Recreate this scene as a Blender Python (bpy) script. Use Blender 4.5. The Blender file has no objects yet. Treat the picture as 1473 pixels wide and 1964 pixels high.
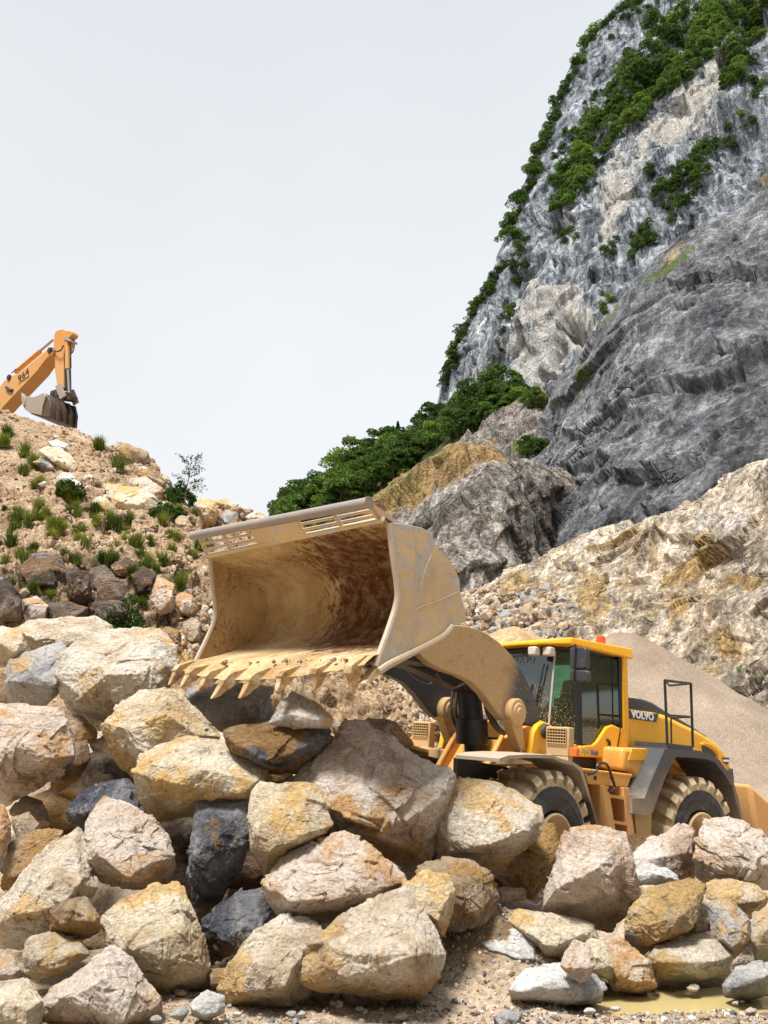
import bpy, bmesh, math, random
import numpy as np
from mathutils import Vector, Matrix
from mathutils.bvhtree import BVHTree
random.seed(7); RS = np.random.RandomState(7)
scene = bpy.context.scene
COL = scene.collection

# ------------------------------------------------------------------ camera, world, sun, exposure
TILT = math.radians(17.0); FPX = 1500.0; CX = 736.5; CY = 982.0
cd = bpy.data.cameras.new('camera'); cam = bpy.data.objects.new('camera', cd); COL.objects.link(cam)
cd.sensor_fit = 'VERTICAL'; cd.sensor_height = 24.0; cd.lens = 24.0*FPX/1964.0
cd.clip_start = 0.1; cd.clip_end = 5000
cam.location = (0, 0, 0); cam.rotation_euler = (math.radians(90)+TILT, 0, 0)
scene.camera = cam

SUN_EL, SUN_AZ = math.radians(66), math.radians(-140)     # direction the light comes from: behind and left
sd = bpy.data.lights.new('sun', 'SUN'); sun = bpy.data.objects.new('sun', sd); COL.objects.link(sun)
sd.energy = 5.0; sd.angle = math.radians(14); sd.color = (1.0, .96, .9)
sdir = Vector((math.sin(SUN_AZ)*math.cos(SUN_EL), math.cos(SUN_AZ)*math.cos(SUN_EL), math.sin(SUN_EL)))
sun.rotation_euler = sdir.to_track_quat('Z', 'Y').to_euler()

w = bpy.data.worlds.new('World'); scene.world = w; w.use_nodes = True
nt = w.node_tree; nt.nodes.clear()
wo = nt.nodes.new('ShaderNodeOutputWorld'); bg = nt.nodes.new('ShaderNodeBackground'); bg.inputs['Strength'].default_value = 0.1
sky = nt.nodes.new('ShaderNodeTexSky'); sky.sky_type = 'NISHITA'; sky.sun_disc = False
sky.sun_elevation = SUN_EL; sky.sun_rotation = SUN_AZ; sky.dust_density = 3.0
tc = nt.nodes.new('ShaderNodeTexCoord'); sx = nt.nodes.new('ShaderNodeSeparateXYZ'); nt.links.new(tc.outputs['Generated'], sx.inputs[0])
rp = nt.nodes.new('ShaderNodeValToRGB'); nt.links.new(sx.outputs['Z'], rp.inputs[0])
e = rp.color_ramp.elements
e[0].position = 0.0; e[0].color = (.95, .96, .97, 1); e[1].position = .85; e[1].color = (.78, .82, .86, 1)
x_ = e.new(.3); x_.color = (.91, .93, .95, 1); x_ = e.new(.55); x_.color = (.86, .89, .92, 1)
nz = nt.nodes.new('ShaderNodeTexNoise'); nz.inputs['Scale'].default_value = 1.6; nz.inputs['Detail'].default_value = 4
nt.links.new(tc.outputs['Generated'], nz.inputs['Vector'])
mr = nt.nodes.new('ShaderNodeMapRange'); mr.inputs['To Min'].default_value = 6.6; mr.inputs['To Max'].default_value = 8.4
nt.links.new(nz.outputs['Fac'], mr.inputs['Value'])
vm = nt.nodes.new('ShaderNodeVectorMath'); vm.operation = 'SCALE'; nt.links.new(rp.outputs[0], vm.inputs[0]); nt.links.new(mr.outputs[0], vm.inputs['Scale'])
mx = nt.nodes.new('ShaderNodeMix'); mx.data_type = 'RGBA'; mx.inputs[0].default_value = .93
nt.links.new(sky.outputs[0], mx.inputs[6]); nt.links.new(vm.outputs[0], mx.inputs[7])
nt.links.new(mx.outputs[2], bg.inputs['Color']); nt.links.new(bg.outputs[0], wo.inputs[0])
scene.view_settings.view_transform = 'Standard'; scene.view_settings.look = 'None'
scene.view_settings.exposure = 0.45; scene.view_settings.gamma = 1.0

# ------------------------------------------------------------------ geometry helpers
ct, st = math.cos(TILT), math.sin(TILT)
def ray(px, py):
    a = (px-CX)/FPX; b = (CY-py)/FPX
    return np.array([a, ct-b*st, st+b*ct])
def P(px, py, Y):                       # point at ground distance Y seen at that place
    d = ray(px, py); return d*(Y/d[1])
def toPx(V):
    V = np.asarray(V); z = V[..., 1]*ct+V[..., 2]*st; u = -V[..., 1]*st+V[..., 2]*ct
    return CX+FPX*V[..., 0]/z, CY-FPX*u/z

_perm = RS.permutation(512); _perm = np.concatenate([_perm, _perm, _perm[:4]])
_grad = RS.normal(size=(512, 3)); _grad /= np.linalg.norm(_grad, axis=1)[:, None]
def gn(Q):                              # gradient noise, about -1..1
    Q = np.asarray(Q, float); I = np.floor(Q).astype(int); Fq = Q-I; I &= 511
    U = Fq*Fq*Fq*(Fq*(Fq*6-15)+10); out = 0
    for a in (0, 1):
        for b in (0, 1):
            for c in (0, 1):
                h = _perm[_perm[_perm[(I[..., 0]+a) & 511]+((I[..., 1]+b) & 511)]+((I[..., 2]+c) & 511)]
                g = _grad[h]; d = Fq-np.array([a, b, c])
                wgt = (U[..., 0] if a else 1-U[..., 0])*(U[..., 1] if b else 1-U[..., 1])*(U[..., 2] if c else 1-U[..., 2])
                out = out+wgt*(g*d).sum(-1)
    return out*1.6
def fbm(Q, o=5, g=.5, lac=2.03):
    s = 0; a = 1; f = 1
    for i in range(o): s = s+a*gn(np.asarray(Q)*f+i*17.3); a *= g; f *= lac
    return s
def ridged(Q, o=5, g=.5, lac=2.1):
    s = 0; a = 1; f = 1
    for i in range(o): s = s+a*(1-2*np.abs(gn(np.asarray(Q)*f+i*11.7))); a *= g; f *= lac
    return s

def setp(o, label=None, cat=None, group=None, kind=None):
    if label: o['label'] = label
    if cat: o['category'] = cat
    if group: o['group'] = group
    if kind: o['kind'] = kind
    return o
def empty(name, label, cat, loc=(0, 0, 0), group=None):
    o = bpy.data.objects.new(name, None); o.empty_display_size = .3; COL.objects.link(o); o.location = loc
    return setp(o, label, cat, group)
def mesh_np(name, V, Fc, mats, parent=None, smooth=True, attrs=None, mi=None):
    me = bpy.data.meshes.new(name); V = np.asarray(V, np.float32); Fc = np.asarray(Fc, np.int32)
    me.vertices.add(len(V)); me.vertices.foreach_set('co', V.ravel())
    k = Fc.shape[1]; me.loops.add(Fc.size); me.loops.foreach_set('vertex_index', Fc.ravel())
    me.polygons.add(len(Fc)); me.polygons.foreach_set('loop_start', np.arange(0, Fc.size, k, dtype=np.int32))
    me.polygons.foreach_set('use_smooth', np.full(len(Fc), smooth))
    for m in (mats if isinstance(mats, (list, tuple)) else [mats]): me.materials.append(m)
    if mi is not None: me.polygons.foreach_set('material_index', np.asarray(mi, np.int32))
    me.update(calc_edges=True); me.validate()
    for n, a in (attrs or {}).items():
        at = me.attributes.new(n, 'FLOAT', 'POINT'); at.data.foreach_set('value', np.asarray(a, np.float32).ravel())
    o = bpy.data.objects.new(name, me); COL.objects.link(o)
    if parent: o.parent = parent
    return o

class MB:
    def __init__(s): s.v = []; s.f = []; s.m = []
    def add(s, vs, fs, m=0):
        n = len(s.v); s.v += [tuple(float(c) for c in v) for v in vs]
        s.f += [tuple(i+n for i in f) for f in fs]; s.m += [m]*len(fs); return s
    def box(s, x0, x1, y0, y1, z0, z1, m=0):
        vs = [(x, y, z) for x in (x0, x1) for y in (y0, y1) for z in (z0, z1)]
        return s.add(vs, [(0, 1, 3, 2), (4, 6, 7, 5), (0, 4, 5, 1), (2, 3, 7, 6), (0, 2, 6, 4), (1, 5, 7, 3)], m)
    def hexa(s, a, b, m=0):             # two matching polygons joined
        n = len(a); vs = list(a)+list(b)
        return s.add(vs, [tuple(range(n))[::-1], tuple(range(n, 2*n))]+[(i, (i+1) % n, n+(i+1) % n, n+i) for i in range(n)], m)
    def prism(s, pts, ax, a, b, m=0):   # polygon in the two other axes, extruded along ax
        def mk(p, v): q = list(p); q.insert(ax, v); return q
        return s.hexa([mk(p, a) for p in pts], [mk(p, b) for p in pts], m)
    def tube(s, path, r, n=10, m=0, r1=None, cap=True):
        path = [np.array(p, float) for p in path]; rings = []; up = None
        for i, p in enumerate(path):
            t = (path[min(i+1, len(path)-1)]-path[max(i-1, 0)]); t = t/(np.linalg.norm(t)+1e-9)
            if up is None: up = np.cross(t, [0, 0, 1] if abs(t[2]) < .9 else [1, 0, 0])
            up = up-t*(up@t); up /= np.linalg.norm(up)+1e-9; sd_ = np.cross(t, up)
            rr = r if r1 is None else r+(r1-r)*i/(len(path)-1)
            rings.append([p+rr*(math.cos(2*math.pi*k/n)*up+math.sin(2*math.pi*k/n)*sd_) for k in range(n)])
        vs = [v for q in rings for v in q]; fs = []
        for i in range(len(rings)-1):
            for k in range(n): fs.append((i*n+k, i*n+(k+1) % n, (i+1)*n+(k+1) % n, (i+1)*n+k))
        if cap: fs += [tuple(range(n))[::-1], tuple(range((len(rings)-1)*n, len(rings)*n))]
        return s.add(vs, fs, m)
    def lathe(s, prof, c, n=40, m=0):   # profile (y offset, radius) about the y axis through c
        vs = []; fs = []
        for (y, r) in prof:
            for k in range(n):
                a = 2*math.pi*k/n; vs.append((c[0]+r*math.cos(a), c[1]+y, c[2]+r*math.sin(a)))
        for i in range(len(prof)-1):
            for k in range(n): fs.append((i*n+k, i*n+(k+1) % n, (i+1)*n+(k+1) % n, (i+1)*n+k))
        return s.add(vs, fs, m)
    def build(s, name, mats, parent=None, bevel=0, smooth=False, X=None, seg=2):
        me = bpy.data.meshes.new(name)
        V = np.array(s.v)
        if X is not None: V = V@np.asarray(X).T
        me.from_pydata([tuple(v) for v in V], [], s.f)
        for m in (mats if isinstance(mats, (list, tuple)) else [mats]): me.materials.append(m)
        me.polygons.foreach_set('material_index', s.m); me.update()
        bm = bmesh.new(); bm.from_mesh(me); bmesh.ops.recalc_face_normals(bm, faces=bm.faces); bm.to_mesh(me); bm.free()
        o = bpy.data.objects.new(name, me); COL.objects.link(o)
        if parent: o.parent = parent
        if bevel:
            b = o.modifiers.new('bevel', 'BEVEL'); b.width = bevel; b.segments = seg; b.limit_method = 'ANGLE'; b.angle_limit = math.radians(35)
            b.harden_normals = False
        if smooth or bevel:
            me.polygons.foreach_set('use_smooth', [True]*len(me.polygons))
            me.set_sharp_from_angle(angle=math.radians(38))
        return o
def crom(pts, n):                       # Catmull-Rom through points
    pts = [np.array(p, float) for p in pts]; pts = [2*pts[0]-pts[1]]+pts+[2*pts[-1]-pts[-2]]; out = []
    m = len(pts)-3
    for k in range(n):
        t = k/(n-1)*m; i = min(int(t), m-1); t -= i; a, b, c, d = pts[i:i+4]
        out.append(.5*((2*b)+(-a+c)*t+(2*a-5*b+4*c-d)*t*t+(-a+3*b-3*c+d)*t**3))
    return out

# ------------------------------------------------------------------ materials
class Mat:
    def __init__(s, name):
        s.m = bpy.data.materials.new(name); s.m.use_nodes = True; s.t = s.m.node_tree; s.t.nodes.clear()
        s.out = s.n('ShaderNodeOutputMaterial'); s.b = s.n('ShaderNodeBsdfPrincipled'); s.l(s.b.outputs[0], s.out.inputs[0])
    def n(s, k, **kw):
        q = s.t.nodes.new(k)
        for a, v in kw.items(): setattr(q, a, v)
        return q
    def l(s, a, b): s.t.links.new(a, b)
    def put(s, sock, v):
        if hasattr(v, 'is_output') or isinstance(v, bpy.types.NodeSocket): s.l(v, sock)
        elif isinstance(v, (tuple, list)) and sock.type == 'RGBA' and len(v) == 3: sock.default_value = (*v, 1)
        else: sock.default_value = v
    def coord(s, scale=(1, 1, 1), rnd=True, warp=0, wscale=1, rot=(0, 0, 0)):
        t = s.n('ShaderNodeTexCoord'); v = t.outputs['Object']
        if rnd:
            oi = s.n('ShaderNodeObjectInfo'); a = s.n('ShaderNodeMath', operation='MULTIPLY'); s.l(oi.outputs['Random'], a.inputs[0]); a.inputs[1].default_value = 97.
            b = s.n('ShaderNodeVectorMath', operation='ADD'); s.l(v, b.inputs[0]); s.l(a.outputs[0], b.inputs[1]); v = b.outputs[0]
        if warp:
            q = s.n('ShaderNodeTexNoise'); q.inputs['Scale'].default_value = wscale; q.inputs['Detail'].default_value = 3; s.l(v, q.inputs['Vector'])
            c = s.n('ShaderNodeVectorMath', operation='MULTIPLY_ADD'); s.l(q.outputs['Color'], c.inputs[0]); c.inputs[1].default_value = (warp,)*3; s.l(v, c.inputs[2]); v = c.outputs[0]
        mp = s.n('ShaderNodeMapping'); mp.inputs['Scale'].default_value = scale; mp.inputs['Rotation'].default_value = rot; s.l(v, mp.inputs[0])
        return mp.outputs[0]
    def noise(s, vec, scale, detail=5, rough=.55, dist=0):
        q = s.n('ShaderNodeTexNoise'); q.inputs['Scale'].default_value = scale; q.inputs['Detail'].default_value = detail
        q.inputs['Roughness'].default_value = rough; q.inputs['Distortion'].default_value = dist; s.l(vec, q.inputs['Vector']); return q.outputs['Fac']
    def voro(s, vec, scale, feature='DISTANCE_TO_EDGE', out='Distance'):
        q = s.n('ShaderNodeTexVoronoi', feature=feature); q.inputs['Scale'].default_value = scale; s.l(vec, q.inputs['Vector']); return q.outputs[out]
    def ramp(s, fac, stops, interp='LINEAR'):
        q = s.n('ShaderNodeValToRGB'); q.color_ramp.interpolation = interp; s.put(q.inputs[0], fac); e = q.color_ramp.elements
        while len(e) < len(stops): e.new(.5)
        for i, (p, c) in enumerate(sorted(stops, key=lambda k: k[0])):
            e[i].position = p; e[i].color = (*c, 1) if isinstance(c, (tuple, list)) else (c, c, c, 1)
        return q.outputs[0]
    def mix(s, f, a, b, mode='MIX'):
        q = s.n('ShaderNodeMix', data_type='RGBA', blend_type=mode); s.put(q.inputs[0], f); s.put(q.inputs[6], a); s.put(q.inputs[7], b); return q.outputs[2]
    def math(s, op, a, b=0., c=0., clamp=False):
        q = s.n('ShaderNodeMath', operation=op); q.use_clamp = clamp; s.put(q.inputs[0], a); s.put(q.inputs[1], b); s.put(q.inputs[2], c); return q.outputs[0]
    def step(s, v, lo, hi):
        q = s.n('ShaderNodeMapRange', interpolation_type='SMOOTHSTEP'); s.put(q.inputs['Value'], v); q.inputs['From Min'].default_value = lo; q.inputs['From Max'].default_value = hi; return q.outputs[0]
    def attr(s, name):
        q = s.n('ShaderNodeAttribute'); q.attribute_name = name; return q.outputs['Fac']
    def rand(s): return s.n('ShaderNodeObjectInfo').outputs['Random']
    def sep(s, vec): q = s.n('ShaderNodeSeparateXYZ'); s.l(vec, q.inputs[0]); return q.outputs
    def bump(s, h, strength=.5, dist=.05, prev=None):
        q = s.n('ShaderNodeBump'); q.inputs['Strength'].default_value = strength; q.inputs['Distance'].default_value = dist; s.put(q.inputs['Height'], h)
        if prev is not None: s.l(prev, q.inputs['Normal'])
        return q.outputs[0]
    def done(s, col, rough=.8, normal=None, metal=0., spec=.5):
        s.put(s.b.inputs['Base Color'], col); s.put(s.b.inputs['Roughness'], rough); s.put(s.b.inputs['Metallic'], metal); s.b.inputs['Specular IOR Level'].default_value = spec
        if normal is not None: s.l(normal, s.b.inputs['Normal'])
        return s.m

def rock(name, c1, c2, c3, stain=(.55, .33, .08), amt=.35, crack=.5, sc=1., dirt=(.28, .19, .11)):
    M_ = Mat(name); v = M_.coord(); vw = M_.coord(warp=.35/sc, wscale=2.2*sc)
    n1 = M_.noise(v, 1.3*sc, 8, .62, .6)
    col = M_.ramp(n1, [(.34, c1), (.46, c2), (.64, c3)])
    gp = M_.step(M_.noise(vw, .8*sc, 7, .7), .60, .66); col = M_.mix(M_.math('MULTIPLY', gp, .6), col, (.30, .30, .32))
    n2 = M_.noise(vw, 1.1*sc, 6, .65)
    col = M_.mix(M_.math('MULTIPLY', M_.step(n2, .64-amt*.38, .70-amt*.36), .8), col, stain)
    n3 = M_.noise(v, 5*sc, 8, .7)
    col = M_.mix(M_.step(n3, .55, .72), col, M_.mix(.5, col, (.8, .77, .72)))
    n5 = M_.noise(vw, 2.3*sc, 10, .75)
    col = M_.mix(M_.math('MULTIPLY', M_.step(n5, .55, .66), .42), col, dirt)
    n4 = M_.noise(v, 28*sc, 6, .7)
    col = M_.mix(1., col, M_.ramp(n4, [(.3, .5), (.45, .92), (.55, 1.06), (.7, 1.3)]), 'MULTIPLY')
    cr = M_.voro(M_.coord(scale=(1, 1, 1.6), warp=.5/sc, wscale=1.7*sc), 1.5*sc)
    cm = M_.math('MULTIPLY', M_.step(cr, .018, .0), M_.step(M_.noise(v, 1.7*sc, 3), .45, .6))
    col = M_.mix(M_.math('MULTIPLY', cm, crack*.45), col, (.09, .06, .04))
    vein = M_.math('MULTIPLY', M_.step(M_.math('ABSOLUTE', M_.math('SUBTRACT', M_.noise(vw, 1.2*sc, 4, .5), .5)), .004, .0), .28)
    col = M_.mix(vein, col, (.75, .72, .68))
    fr = M_.noise(M_.coord(scale=(1, 1, 1.8), warp=.2/sc, wscale=3*sc, rot=(.6, .3, 0)), 6*sc, 12, .72)
    h = M_.math('ADD', M_.math('MULTIPLY', fr, 1.), M_.math('MULTIPLY', n4, .18))
    h = M_.math('SUBTRACT', h, M_.math('MULTIPLY', cm, .1))
    return M_.done(col, .82, M_.bump(h, 1.0, .13/sc), spec=.25)
R_ = {
 'cream': rock('cream_rock', (.42, .30, .19), (.72, .60, .45), (.86, .80, .71), (.72, .46, .18), .36, dirt=(.26, .15, .07)),
 'yellow': rock('yellow_rock', (.50, .37, .21), (.76, .64, .46), (.86, .78, .63), (.74, .47, .17), .42, dirt=(.32, .17, .06)),
 'pink': rock('pinkish_rock', (.44, .31, .23), (.70, .56, .45), (.84, .75, .67), (.62, .34, .12), .34, dirt=(.26, .15, .09)),
 'grey': rock('grey_rock', (.20, .21, .23), (.46, .45, .44), (.68, .66, .63), (.62, .40, .16), .32, dirt=(.16, .12, .09)),
 'dark': rock('dark_rock', (.030, .036, .052), (.085, .09, .115), (.30, .30, .32), (.34, .19, .06), .32),
 'brown': rock('brown_rock', (.15, .09, .045), (.36, .25, .15), (.62, .50, .37), (.42, .23, .06), .45, dirt=(.10, .06, .03)),
 'white': rock('white_rock', (.50, .48, .46), (.76, .74, .71), (.86, .85, .83), (.66, .46, .22), .22),
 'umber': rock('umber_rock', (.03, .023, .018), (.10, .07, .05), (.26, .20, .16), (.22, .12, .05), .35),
 'ochre': rock('ochre_rock', (.24, .18, .11), (.56, .45, .31), (.76, .68, .55), (.58, .37, .13), .42, dirt=(.14, .09, .05)),
}
def earth(name, cols, fine=60, bumpd=.04, sc=1., vs_=.4):
    M_ = Mat(name); v = M_.coord(rnd=False)
    col = M_.ramp(M_.noise(v, .7*sc, 8, .65), [(.3, cols[0]), (.5, cols[1]), (.7, cols[2])])
    vo = M_.n('ShaderNodeTexVoronoi'); vo.inputs['Scale'].default_value = fine*.4; M_.l(v, vo.inputs['Vector'])
    col = M_.mix(vs_, col, M_.mix(1., col, M_.ramp(M_.sep(vo.outputs['Color'])[0], [(0, .35), (.5, .95), (1, 1.6)]), 'MULTIPLY'))
    n4 = M_.noise(v, fine, 5, .7); col = M_.mix(1., col, M_.ramp(n4, [(.3, .6), (.7, 1.25)]), 'MULTIPLY')
    if name == 'quarry_ground':
        wet = M_.step(M_.math('ADD', M_.attr('wet'), M_.math('MULTIPLY', M_.math('SUBTRACT', M_.noise(v, 4, 6, .7), .5), .7)), .35, .6); col = M_.mix(wet, col, M_.mix(1., col, (.45, .40, .33), 'MULTIPLY'))
    h = M_.math('ADD', M_.noise(v, fine*.25, 8, .75), M_.math('MULTIPLY', vo.outputs['Distance'], -.5))
    return M_.done(col, .9, M_.bump(h, .9, bumpd), spec=.15)
Wt = 1
M_ground = earth('quarry_ground', [(.36, .27, .18), (.46, .36, .26), (.54, .45, .35)], 60, .03)
M_gravelpile = earth('gravel_pile_mat', [(.26, .20, .145), (.34, .265, .20), (.42, .34, .265)], 45, .05, .6, .15)
M_soil = earth('rubble_soil', [(.28, .17, .08), (.42, .29, .17), (.54, .42, .28)], 30, .06)

def cliffmat(name, dark, mid, light, pale, ochre, sc, streak=.6, bd=1., vegc=(.07, .10, .025), strat=(0, .35, 0), srot=(0, .12, 0), sz=.10, crk=.5, fc=1.):
    M_ = Mat(name); v = M_.coord(rnd=False); vs = M_.coord(rnd=False, scale=(1, 1, sz), warp=1.6/sc, wscale=.35*sc, rot=srot)
    vw = M_.coord(rnd=False, warp=3/sc, wscale=.4*sc)
    col = M_.ramp(M_.noise(v, .16*sc, 9, .68, .5), [(.3, dark), (.5, mid), (.7, light)])
    s1 = M_.noise(vs, .9*sc, 7, .68)
    col = M_.mix(streak, col, M_.mix(1., col, M_.ramp(s1, [(.38, .25), (.47, .8), (.54, 1.15), (.63, 1.9)]), 'MULTIPLY'))
    sB = M_.noise(M_.coord(rnd=False, scale=(1, 1, sz*.8), warp=2./sc, wscale=.2*sc, rot=srot), .28*sc, 6, .62)
    col = M_.mix(streak, col, M_.mix(1., col, M_.ramp(sB, [(.38, .55), (.5, 1.), (.62, 1.45)]), 'MULTIPLY'))
    pn = M_.math('ADD', M_.attr('pale'), M_.math('MULTIPLY', M_.math('SUBTRACT', M_.noise(vs, .5*sc, 8, .75), .5), 2.6))
    col = M_.mix(M_.step(pn, .42, .60), col, M_.mix(M_.step(s1, .42, .6), M_.mix(.6, pale, mid), pale))
    on = M_.math('ADD', M_.attr('ochre'), M_.math('MULTIPLY', M_.math('SUBTRACT', M_.noise(vs, .8*sc, 6, .7), .5), 1.2))
    col = M_.mix(M_.math('MULTIPLY', M_.step(on, .35, .65), .85), col, M_.mix(M_.step(s1, .4, .6), tuple(k*.45 for k in ochre), ochre))
    f1 = M_.noise(v, 2.6*sc, 9, .75)
    col = M_.mix(1., col, M_.ramp(f1, [(.36, 1-.72*fc), (.46, 1-.15*fc), (.55, 1+.12*fc), (.64, 1+.8*fc)]), 'MULTIPLY')
    gv = M_.math('ADD', M_.attr('veg'), M_.math('MULTIPLY', M_.math('SUBTRACT', M_.noise(vw, 1.5*sc, 8, .75), .5), 1.8))
    col = M_.mix(M_.step(gv, .5, .62), col, M_.mix(M_.noise(v, 4*sc), vegc, tuple(k*1.9 for k in vegc)))
    cr = M_.voro(M_.coord(rnd=False, scale=(.5, .5, 1.4), warp=5/sc, wscale=.25*sc, rot=strat), .45*sc)
    cm = M_.math('MULTIPLY', M_.step(cr, .03, .0), M_.step(M_.noise(v, .4*sc, 4), .47, .58))
    col = M_.mix(M_.math('MULTIPLY', cm, crk), col, (.04, .035, .035))
    h = M_.math('ADD', M_.noise(M_.coord(rnd=False, scale=(1, 1, .35), warp=1./sc, wscale=sc, rot=(0, .5, 0)), 1.1*sc, 14, .72), M_.math('MULTIPLY', s1, .5))
    h = M_.math('SUBTRACT', h, M_.math('MULTIPLY', cm, .4))
    return M_.done(col, .9, M_.bump(h, 1., bd/sc), spec=.15)

# ------------------------------------------------------------------ terrain sheets
def grid_faces(nv, nu):
    i = np.arange(nv*nu).reshape(nv, nu)
    return np.stack([i[:-1, :-1].ravel(), i[:-1, 1:].ravel(), i[1:, 1:].ravel(), i[1:, :-1].ravel()], 1)
def sheet(name, rows, nu, nv, disp, mat, marks=None, smooth=True, wts=None):
    R2 = []
    for r in rows:
        pts = [P(*q) if len(q) == 3 else np.array(q[1:]) for q in r]
        R2.append(np.array(crom(pts, nu)))
    R2 = np.array(R2); G = np.zeros((nv, nu, 3))
    tt = np.linspace(0, len(rows)-1, nv); ext = np.concatenate([2*R2[:1]-R2[1:2], R2, 2*R2[-1:]-R2[-2:-1]])
    for k, t in enumerate(tt):
        i = min(int(t), len(rows)-2); t -= i; G[k] = R2[i]*(1-t)+R2[i+1]*t
    kb = max(2, nv//(len(rows)*9))
    for _ in range(3):
        Gp = np.concatenate([G[:1]]*kb+[G]+[G[-1:]]*kb); cs_ = np.cumsum(np.concatenate([Gp[:1]*0, Gp]), 0); G = (cs_[2*kb+1:]-cs_[:-2*kb-1])/(2*kb+1)
    N = np.cross(np.gradient(G, axis=1), np.gradient(G, axis=0)); N /= np.linalg.norm(N, axis=2)[..., None]+1e-9
    if (N*G).sum(-1).mean() > 0: N = -N
    px, py = toPx(G)
    D = disp(G, N, px, py)
    if D.ndim == 2: G = G+N*D[..., None]
    else: G = G+D
    at = {k: f(G, px, py).ravel() for k, f in (marks or {}).items()}
    Fc = grid_faces(nv, nu)
    o = mesh_np(name, G.reshape(-1, 3), Fc, mat, smooth=smooth, attrs=at); o['kind'] = 'structure'
    bv = BVHTree.FromPolygons([Vector(q) for q in G.reshape(-1, 3)[::1]], [tuple(int(i) for i in f) for f in Fc]) if nu*nv < 400000 else None
    o_bvh[name] = bv; return o, G
o_bvh = {}
def facets(G, K, amp, tilt, seed=1, aniso=(1, 1, 1), warp=.25):
    r = np.random.RandomState(seed); V = (G*np.array(aniso)).reshape(-1, 3); S = V[r.choice(len(V), K)]; ext = np.ptp(V[:, :], axis=0).max()/math.sqrt(K)
    Vw = (V+ext*warp*np.stack([gn(V/ext*1.3+k*9) for k in range(3)], 1)).astype(np.float32); S = S.astype(np.float32); out = np.zeros(len(V)); off = r.uniform(-1, 1, K); T = r.normal(size=(K, 3))*tilt
    for a in range(0, len(V), 40000):
        b = Vw[a:a+40000]; i = (-(2*b@S.T)+(S**2).sum(1)[None]).argmin(1); out[a:a+40000] = off[i]*amp+((V[a:a+40000]-S[i])*T[i]).sum(1)
    return out.reshape(G.shape[:2])
def blobs(*bl):
    def f(G, px, py):
        r = np.zeros(px.shape)
        for (x, y, rx, ry, a, amp) in bl:
            c, s = math.cos(math.radians(a)), math.sin(math.radians(a)); dx = px-x; dy = py-y
            u = (dx*c+dy*s)/rx; v = (-dx*s+dy*c)/ry; r = np.maximum(r, amp*np.exp(-(u*u+v*v)))
        return r
    return f
def hit(name, px, py):
    d = Vector(ray(px, py)).normalized(); r = o_bvh[name].ray_cast(Vector((0, 0, 0)), d, 5000)
    return r[0], r[1]

# --- quarry floor (one sheet to the horizon)
def floor_z(x, y):
    z = -1.76+0*x
    z = z+1.35*np.clip((y-15)/16, 0, 1)**1.3*np.clip((x+2)/8, 0, 1)
    # core of the boulder heap
    cl = np.clip((.8-x)/1.6, 0, 1); cl = cl*cl*(3-2*cl)
    z = z+cl*2.0*np.clip((y-8.6)/2.4, 0, 1)
    z = z+(1-cl)*.35*np.exp(-((x-2.2)/2.2)**2-((y-8.9)/.6)**2)
    # gravel hump in the foreground
    z = z+.55*np.exp(-((x-.85)/.55)**2-((y-7.15)/.42)**2)
    z = z-.12*np.exp(-((x-2.4)/.95)**2-((y-6.65)/.30)**2)
    return z
xs = np.concatenate([np.linspace(-900, -14, 22)[:-1], np.linspace(-14, -4, 30)[:-1], np.linspace(-4, 5, 330)[:-1], np.linspace(5, 24, 90)[:-1], np.linspace(24, 900, 24)])
ys = np.concatenate([np.linspace(-40, 4, 12)[:-1], np.linspace(4, 9.5, 210)[:-1], np.linspace(9.5, 16, 50)[:-1], np.linspace(16, 60, 60)[:-1], np.linspace(60, 2500, 26)])
XX, YY = np.meshgrid(xs, ys); ZZ = floor_z(XX, YY)
Q = np.stack([XX, YY, ZZ*0], -1); near = np.clip((60-np.abs(YY))/50, 0, 1)
ZZ = ZZ+near*(.05*fbm(Q*1.1, 4)+.022*fbm(Q*7, 3)*np.exp(-((YY-7)/6)**2))
ground_o = mesh_np('ground', np.stack([XX, YY, ZZ], -1).reshape(-1, 3), grid_faces(len(ys), len(xs)), M_ground, attrs={'wet': np.maximum(np.exp(-((XX-2.4)/1.25)**2-((YY-6.65)/.42)**2)*1.1, np.exp(-((XX-.75)/.5)**2-((YY-7.0)/.4)**2)*.75)}); ground_o['kind'] = 'structure'
def gz(x, y): return float(floor_z(np.array(x), np.array(y)))

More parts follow.
